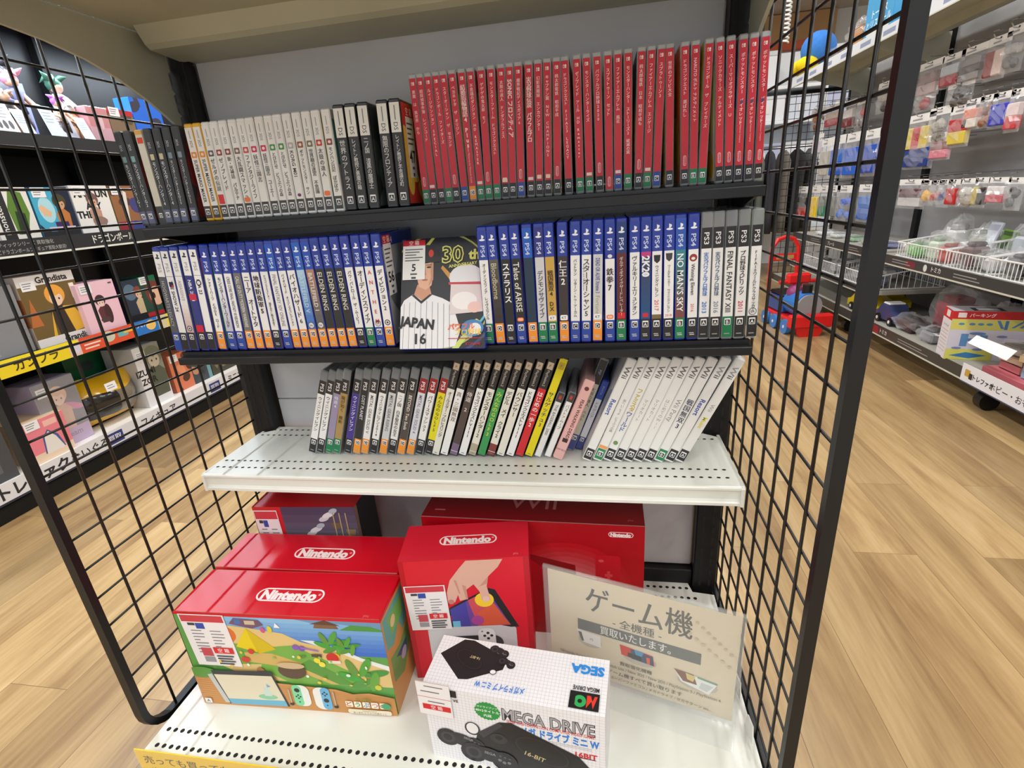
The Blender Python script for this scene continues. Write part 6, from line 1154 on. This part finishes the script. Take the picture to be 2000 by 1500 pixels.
# flat packs standing tilted among the bags in the baskets
for y, dx, w_, h_, ln, rz_, c, c2, nm in ((1.86, .26, .20, .10, .5, .25, (232, 236, 232), (120, 180, 100), 'white and green flat toy pack'), (1.72, .27, .13, .13, .35, -.2, (110, 150, 60), (60, 90, 40), 'leafy green flat toy pack'),
        (1.66, .17, .06, .17, .3, .1, (214, 222, 234), (180, 190, 210), 'narrow ice-white toy pack'), (1.52, .28, .12, .13, .3, .0, (90, 50, 76), (60, 30, 56), 'plum-coloured flat toy pack'), (1.42, .26, .17, .14, .4, -.1, (232, 196, 190), (206, 60, 56), 'pink toy pack with red frame'),
        (1.22, .28, .17, .12, .4, .1, (130, 110, 140), (90, 80, 110), 'violet-grey flat toy pack'), (1.06, .27, .15, .13, .5, .0, (120, 190, 60), (40, 60, 130), 'lime and navy flat toy pack'), (1.78, .09, .10, .07, .9, .2, (226, 228, 230), (150, 160, 170), 'small white toy pack lying at the front')):
    t = empty('toy_pack', (XR+dx, y, .5125), rz_, nm+' in the baskets of the right middle shelf', 'toy pack', None); t.rotation_euler = (0, ln, rz_)
    m = MB(); m.box(0, .012, -w_/2, w_/2, 0, h_, M(c, .35), .002); m.build('pack', t)
    m = MB(); A = Art(m, (0, w_/2, 0), (0, -1, 0), (0, 0, 1), w_, h_); A.rect(w_*.06, h_*.80, w_*.94, h_*.94, c2); A.rect(w_*.06, h_*.1, w_*.14, h_*.8, c2); A.ell(w_*.6, h_*.42, w_*.2, h_*.2, lighten(c2, 1.25)); A.rect(w_*.3, h_*.12, w_*.8, h_*.16, (120, 120, 126)); m.build('printed_face', t)
# boxed parking toy
t = empty('toy_box', (2.114, 1.432, .1485), math.radians(-14), 'red and white boxed garage toy with blue pictures, on the lowest right shelf', 'box')
w, d, h = .345, .10, .205
m = MB(); m.box(0, w, 0, d, 0, h, M((232, 230, 238), .4), .0015); m.build('carton', t); t.location.x += .008
m = MB(); A = Art(m, (0, 0, 0), (1, 0, 0), (0, 0, 1), w, h); A.rect(0, 0, w, h, (222, 220, 236)); A.rect(0, h*.84, w*.65, h, (206, 32, 38)); A.rect(w*.65, h*.84, w, h, (214, 206, 150)); A.rect(0, h*.62, w, h*.84, (226, 222, 120)); A.text('パーキング', w*.28, h*.915, .017, (246, 240, 240), 2); A.rr(w*.05, h*.87, w*.13, h*.97, .002, (240, 230, 230)); A.rect(w*.65, h*.80, w*.84, h*.97, (110, 160, 100)); A.rect(w*.86, h*.80, w*.97, h*.97, (170, 120, 120))
for u in (.1, .2, .28, .36): A.ell(w*u, h*.74, w*.03, h*.025, (90, 150, 190), 10)
A.poly([(w*.42, h*.82), (w*.45, h*.82), (w*.5, h*.66), (w*.47, h*.66)], (90, 140, 200)); A.poly([(w*.50, h*.82), (w*.53, h*.82), (w*.53, h*.64), (w*.5, h*.64)], (80, 130, 190)); A.poly([(w*.56, h*.68), (w*.64, h*.80), (w*.67, h*.80), (w*.59, h*.68)], (90, 140, 200)); A.poly([(w*.63, h*.68), (w*.71, h*.80), (w*.74, h*.80), (w*.66, h*.68)], (90, 140, 200))
A.rect(w*.12, h*.28, w*.19, h*.54, (96, 150, 206)); A.rect(w*.30, h*.26, w*.37, h*.52, (96, 150, 206)); A.ell(w*.27, h*.55, w*.08, h*.03, (110, 150, 206)); A.ell(w*.22, h*.42, w*.05, h*.03, (100, 140, 200)); A.rect(0, 0, w*.45, h*.22, (224, 224, 110)); A.poly([(w*.04, h*.08), (w*.2, h*.16), (w*.4, h*.1), (w*.24, h*.03)], (60, 130, 190))
for u, v in ((.1, .24), (.3, .22), (.5, .5), (.62, .36), (.75, .5), (.85, .3), (.6, .2)): A.ell(w*u, h*v, w*.05, h*.025, (130, 140, 200), 10)
B = Art(m, (0, d, 0), (0, -1, 0), (0, 0, 1), d, h); B.rect(0, 0, d, h, (232, 228, 236)); B.rect(0, h*.8, d, h, (206, 32, 38)); B.rr(d*.3, h*.84, d*.7, h*.97, .003, (240, 232, 232)); B.text('パーキング', d*.5, h*.66, .012, (90, 50, 60), 2)
for k in range(7): B.rect(d*.1, h*(.56-.07*k), d*.9, h*(.57-.07*k), (206, 120, 110) if k in (0, 2) else (176, 170, 180))
C_ = Art(m, (0, 0, h), (1, 0, 0), (0, 1, 0), w, d); C_.rect(0, 0, w, d, (190, 190, 200)); C_.rect(w*.2, d*.1, w*.5, d*.7, (60, 60, 66)); C_.rect(w*.25, d*.2, w*.45, d*.6, (220, 222, 226)); m.build('printed_wrap', t)
# books, bag with paper header, red-lidded carton with the long label
t = empty('carton_tray', (XR+.015, 1.24, .1485), 0, 'pink-edged carton tray with long white label on the lowest right shelf', 'box')
m = MB(); m.box(0, .28, -.40, 0, 0, .035, M((206, 110, 120), .4), .002); m.build('tray', t)
m = MB(); m.box(-.034, -.032, -.42, .05, -.045, .030, M((236, 236, 240), .4)); A = Art(m, (-.034, .05, -.045), (0, -1, 0), (0, 0, 1), .47, .075); A.rect(0, 0, .47, .075, (234, 234, 240)); A.rect(0, 0, .47, .005, (70, 80, 110)); A.rr(.02, .028, .05, .056, .004, (200, 160, 70)); A.rr(.045, .022, .065, .046, .003, (50, 40, 40)); A.text('トレファク', .068, .036, .024, (40, 40, 44), 3, align='l'); A.text('ホビー・おもちゃ', .16, .036, .032, (50, 50, 54), 1, align='l'); m.build('long_label', t)
for i, (y, z0, c, hh, nm) in enumerate(((1.16, .186, (196, 110, 116), .03, 'rose-coloured book lowest in the stack beside the garage toy box'), (1.17, .217, (222, 196, 170), .022, 'cream book resting on the rose-coloured book'), (1.05, .186, (150, 170, 196), .026, 'pale blue book lying lowest at the picture edge'), (1.05, .213, (140, 156, 180), .026, 'second pale blue book lying on its twin'), (1.08, .2405, (214, 190, 150), .026, 'sand-coloured thick book on top of the pale blue books'))):
    t = empty('book', (XR+.10, y, z0), .1*i, nm, 'book'); m = MB(); m.box(-.05, .09, -.05, .05, 0, .002, M(c, .4)); m.box(-.05, .09, -.05, .05, hh-.002, hh, M(c, .4)); m.box(-.05, -.048, -.05, .05, 0, hh, M(c, .4)); m.build('cover', t); m = MB(); m.box(-.047, .087, -.047, .047, .002, hh-.002, M((232, 226, 210), .7)); m.build('pages', t)
t = lump(XR+.11, 1.20, .2400, .09, .10, .022, (150, 136, 120), 'clear wrapped craft kit with a white paper header, on the book stack', seed=90, group=None)
m = MB(); m.add([(-.10, -.11, .045), (-.10, .10, .045), (-.125, .10, .015), (-.125, -.11, .010), (-.101, -.11, .046), (-.101, .10, .046), (-.126, .10, .016), (-.126, -.11, .011)], [(0, 1, 2, 3), (7, 6, 5, 4), (0, 4, 5, 1), (3, 2, 6, 7)], M((240, 240, 244), .5)); m.build('paper_header', t)
# vehicles in the farther bay
def toy_car(x, y, z, L, col, roof, label, rz=0):
    t = empty('toy_vehicle', (x, y, z+.0005), rz, label, 'toy')
    m = MB(); m.prism([(-L/2, .02), (-L/2, .05), (-L*.42, .062), (-L*.2, .07), (-L*.08, .1), (L*.25, .1), (L*.38, .066), (L/2, .055), (L/2, .02)], 'x', -.045, .045, M(col, .3)); m.build('body', t)
    m = MB(); m.box(-.04, .04, -L*.06, L*.24, .098, .108, M(roof, .3), .004); m.build('roof', t)
    for sx in (-.046, .046):
        for yy in (-L*.3, L*.3): m = MB(); m.cyl((sx-.008, yy, .022), (sx+.008, yy, .022), .022, BLACKP, 16); wh = m.build('wheel', t); m = MB(); m.cyl((sx-.0095, yy, .022), (sx+.0095, yy, .022), .009, WHITEP, 10); m.build('hub', wh)
toy_car(XR+.08, 2.30, .148, .32, (236, 206, 20), (240, 214, 40), 'yellow toy vehicle on the lowest shelf of the farther right bay')
toy_car(XR+.09, 2.04, .148, .20, (60, 70, 110), (232, 234, 240), 'navy toy vehicle with white roof beside the yellow one')
toy_car(XR+.25, 2.42, .148, .26, (240, 214, 30), (40, 40, 40), 'second yellow toy vehicle at the back of the farther right bay')

# ride-on train toy on the aisle floor (plain front)
t = empty('ride_on_train', (1.905, 2.52, 0), math.radians(7), 'red and blue ride-on train toy standing in the right aisle', 'toy')
BL = M((40, 120, 206), .3); RD = M((226, 36, 36), .3); BD = M((40, 76, 150), .3); GR = M((150, 152, 156), .4)
m = MB(); m.box(-.095, .095, -.16, .24, .075, .10, RD, .006); m.box(-.125, .125, -.205, -.15, .055, .135, RD, .01); m.cyl((0, -.19, .05), (0, -.165, .05), .075, RD, 20); m.build('red_chassis', t)
m = MB(); m.box(-.085, .085, .02, .24, .10, .20, BD, .012); m.build('blue_body', t)
m = MB(); m.cyl((0, -.14, .175), (0, .03, .175), .078, BL, 24); m.build('boiler', t, smooth=False)
m = MB(); m.cyl((0, -.155, .175), (0, -.138, .175), .072, GR, 28); m.build('round_front_plate', t)
m = MB(); m.cyl((0, -.10, .24), (0, -.10, .30), .028, BLACKP, 18); m.build('chimney', t)
m = MB(); m.box(-.075, .075, .03, .235, .20, .222, BLACKP, .012); m.build('seat', t)
m = MB(); m.box(-.07, .07, .0, .05, .285, .35, RD, .012); m.cyl((-.115, .02, .30), (.115, .02, .30), .012, RD, 12); m.cyl((0, .03, .2), (0, .03, .3), .028, RD, 12); m.build('handlebar', t)
m = MB(); m.tube([(-.085, .225, .20), (-.085, .235, .44), (-.08, .237, .49), (-.05, .24, .535), (0, .24, .55), (.05, .24, .535), (.08, .237, .49), (.085, .235, .44), (.085, .225, .20)], .013, RD, 10); m.box(-.08, .08, .228, .243, .40, .445, RD, .003); m.box(-.055, .055, .226, .228, .41, .435, M((190, 150, 90), .5)); m.build('backrest', t)
m = MB(); m.ball((-.02, .0, .235), .05, M((150, 60, 120), .4), 12); m.build('saddle_bag', t, smooth=True)
for sx in (-.1, .1):
    for yy in (-.09, .06, .19): m = MB(); m.cyl((sx-.012, yy, .045), (sx+.012, yy, .045), .045, M((60, 130, 210), .35), 20); wh = m.build('wheel', t); m = MB(); m.cyl((sx-.014, yy, .045), (sx+.014, yy, .045), .01, WHITEP, 8); m.build('hub', wh)

# goods on top of the overhead shelf
zt = 1.5935
t = empty('plush_toy', (2.26, 3.72, zt), 0, 'round blue plush with yellow feet on the overhead right shelf', 'toy')
m = MB(); m.ball((0, 0, .165), .115, M((60, 130, 216), .9, noise=30), 20); m.build('body', t, smooth=True)
for k in (-1, 1): m = MB(); m.ball((-.085, .06*k, .065), .060, M((244, 214, 20), .9), 14, (1.3, .9, .9)); m.build('foot', t, smooth=True)
def rbox(y0, y1, z, h, col, label, art=None, X=XR+.03, d=.16, name='toy_box'):
    t = empty(name, (X, y0, z), 0, label, 'box'); m = MB(); m.box(0, d, 0, y1-y0, 0, h, M(col, .4), .002); m.build('carton', t)
    if art: m = MB(); art(Art(m, (0, y1-y0, 0), (0, -1, 0), (0, 0, 1), y1-y0, h)); m.build('printed_face', t)
rbox(2.45, 2.75, zt, .26, (70, 160, 216), 'sky blue box with white katakana on the overhead right shelf', lambda A: (A.rect(0, 0, A.W, A.H, (76, 166, 220)), A.text('トーマス', A.W*.5, A.H*.42, .045, (240, 246, 250), 1), A.text('とリスコール', A.W*.5, A.H*.24, .045, (240, 246, 250), 1, maxw=A.W*.9), A.rect(A.W*.1, 0, A.W*.9, A.H*.14, (220, 224, 226))))
lump(XR+.09, 2.92, zt, .07, .13, .09, (196, 140, 90), 'clear bag of orange and green toys on the overhead right shelf', seed=101, group=None)
lump(XR+.10, 2.25, zt, .07, .13, .08, (90, 100, 130), 'clear bag of grey toys on the overhead right shelf, beside the mesh post', seed=102, group=None)
lump(XR+.10, 3.22, zt, .07, .10, .05, (110, 100, 96), 'clear bag of brown toys on the overhead right shelf', seed=103, group=None)
rbox(1.75, 2.05, zt, .14, (206, 40, 44), 'bright red box on the overhead right shelf, beyond the mesh post')

# ============================================================ FAR RIGHT BACKGROUND
t = empty('clothes_rail', (2.1, 4.6, 0), 0, 'chrome clothes rail standing beyond the right toy unit', 'clothes rail')
m = MB(); m.cyl((-.6, 0, 1.16), (.75, 0, 1.16), .012, CHROME, 10); m.build('rail', t)
for x in (-.6, .75): m = MB(); m.cyl((x, 0, 0), (x, 0, 1.16), .014, CHROME, 10); m.cyl((x, -.22, .02), (x, .22, .02), .014, CHROME, 10); m.build('leg', t)
gc = [((60, 64, 60), 'dark grey'), ((150, 152, 150), 'light grey'), ((66, 74, 60), 'olive'), ((70, 80, 90), 'slate'), ((44, 46, 50), 'black'), ((86, 92, 84), 'sage grey'), ((52, 52, 60), 'ink blue'), ((110, 104, 98), 'taupe'), ((40, 42, 44), 'charcoal'), ((120, 122, 124), 'mid grey')]
for i, (c, nm) in enumerate(gc):
    x = 1.56+.115*i; g = empty('hanging_garment', (x, 4.6, 1.155), .06*((i % 3)-1), nm+' garment hanging on the far clothes rail', 'clothing', 'garments on the far clothes rail'); m = MB()
    n = 14; vs = []; lv = [(0, .04, .02), (-.03, .14, .025), (-.10, .21, .035), (-.30, .19, .045), (-.55, .20, .05), (-.72, .21, .05)]
    for z0, a, b in lv:
        for k in range(n): q = 2*PI*k/n; rr_ = 1+.12*math.sin(k*2.4+i); vs.append((b*math.cos(q)*rr_, a*math.sin(q), z0-.02))
    fs = [(r*n+k, r*n+(k+1) % n, (r+1)*n+(k+1) % n, (r+1)*n+k) for r in range(len(lv)-1) for k in range(n)]+[tuple(range(n)), tuple(range((len(lv)-1)*n, len(lv)*n))]
    m.add(vs, fs, M(c, .85)); m.build('garment', g, smooth=True)
    m = MB(); m.tube([(0, 0, -.02), (0, 0, .0), (.0, .012, .018), (0, 0, .028), (0, -.014, .014)], .002, CHROME, 6); m.build('hanger', g)
t = empty('display_shelf', (2.6, 5.2, 0), 0, 'bright white shelf unit with storage boxes beyond the clothes rail', 'shelf unit')
m = MB(); WB_ = M((240, 244, 248), .4)
for z0 in (.4, 1.02, 1.42, 1.72): m.box(-.8, 1.2, -.2, .2, z0-.03, z0, WB_, .002)
m.box(-.8, 1.2, .2, .22, 0, 2.06, WB_); m.build('boards', t)
for x in (-.8, .2, 1.18): m = MB(); m.box(x, x+.02, -.2, .2, 0, 2.06, WB_); m.build('side_panel', t)
for i in range(6):
    for j, (z0, hh) in enumerate(((1.021, .2), (1.421, .22), (1.721, .30))):
        if j == 2 and i not in (0, 3): continue
        w_ = .28 if j < 2 else .5; x0 = 1.86+.32*i
        c = [(214, 222, 236), (196, 204, 232), (236, 240, 246)][(i+j) % 3]
        b = empty('storage_box', (x0, 5.02, z0), 0, '%s storage box, %s from the left on the %s level of the far white shelf' % (['pale', 'lavender', 'white'][(i+j) % 3], ORD[i], ['lower', 'middle', 'upper'][j]), 'box', 'storage boxes on the far white shelf')
        m = MB(); m.box(0, w_, 0, .2, 0, hh*.86, M(c, .4), .006); m.build('bin', b); m = MB(); m.box(-.004, w_+.004, -.004, .204, hh*.86, hh, M(lighten(c, .93), .4), .006); m.box(w_*.3, w_*.5, -.006, -.004, hh*.3, hh*.6, WHITEP); m.build('lid', b)
t = empty('coiled_cord', (2.0, 3.6, 0), 0, 'white coiled cord hanging down from the ceiling', 'cord')
p = on(1541, 0, 'y', 3.6); q = on(1534, 84, 'y', 3.6); m = MB()
pts = [(p.x-2.0+(q.x-p.x)*(k/90)*1.0-.0+.018*math.cos(k*2*PI/10), .018*math.sin(k*2*PI/10), 2.74-(2.74-q.z)*k/360) for k in range(361)]
m.tube([(q.x-2.0+.018*math.cos(k*2*PI/10)+(p.x-q.x)*(1-k/360)*1.5, .018*math.sin(k*2*PI/10), 2.74-(2.74-q.z)*k/360) for k in range(361)], .006, WHITEP, 5); m.build('coil', t, smooth=True)
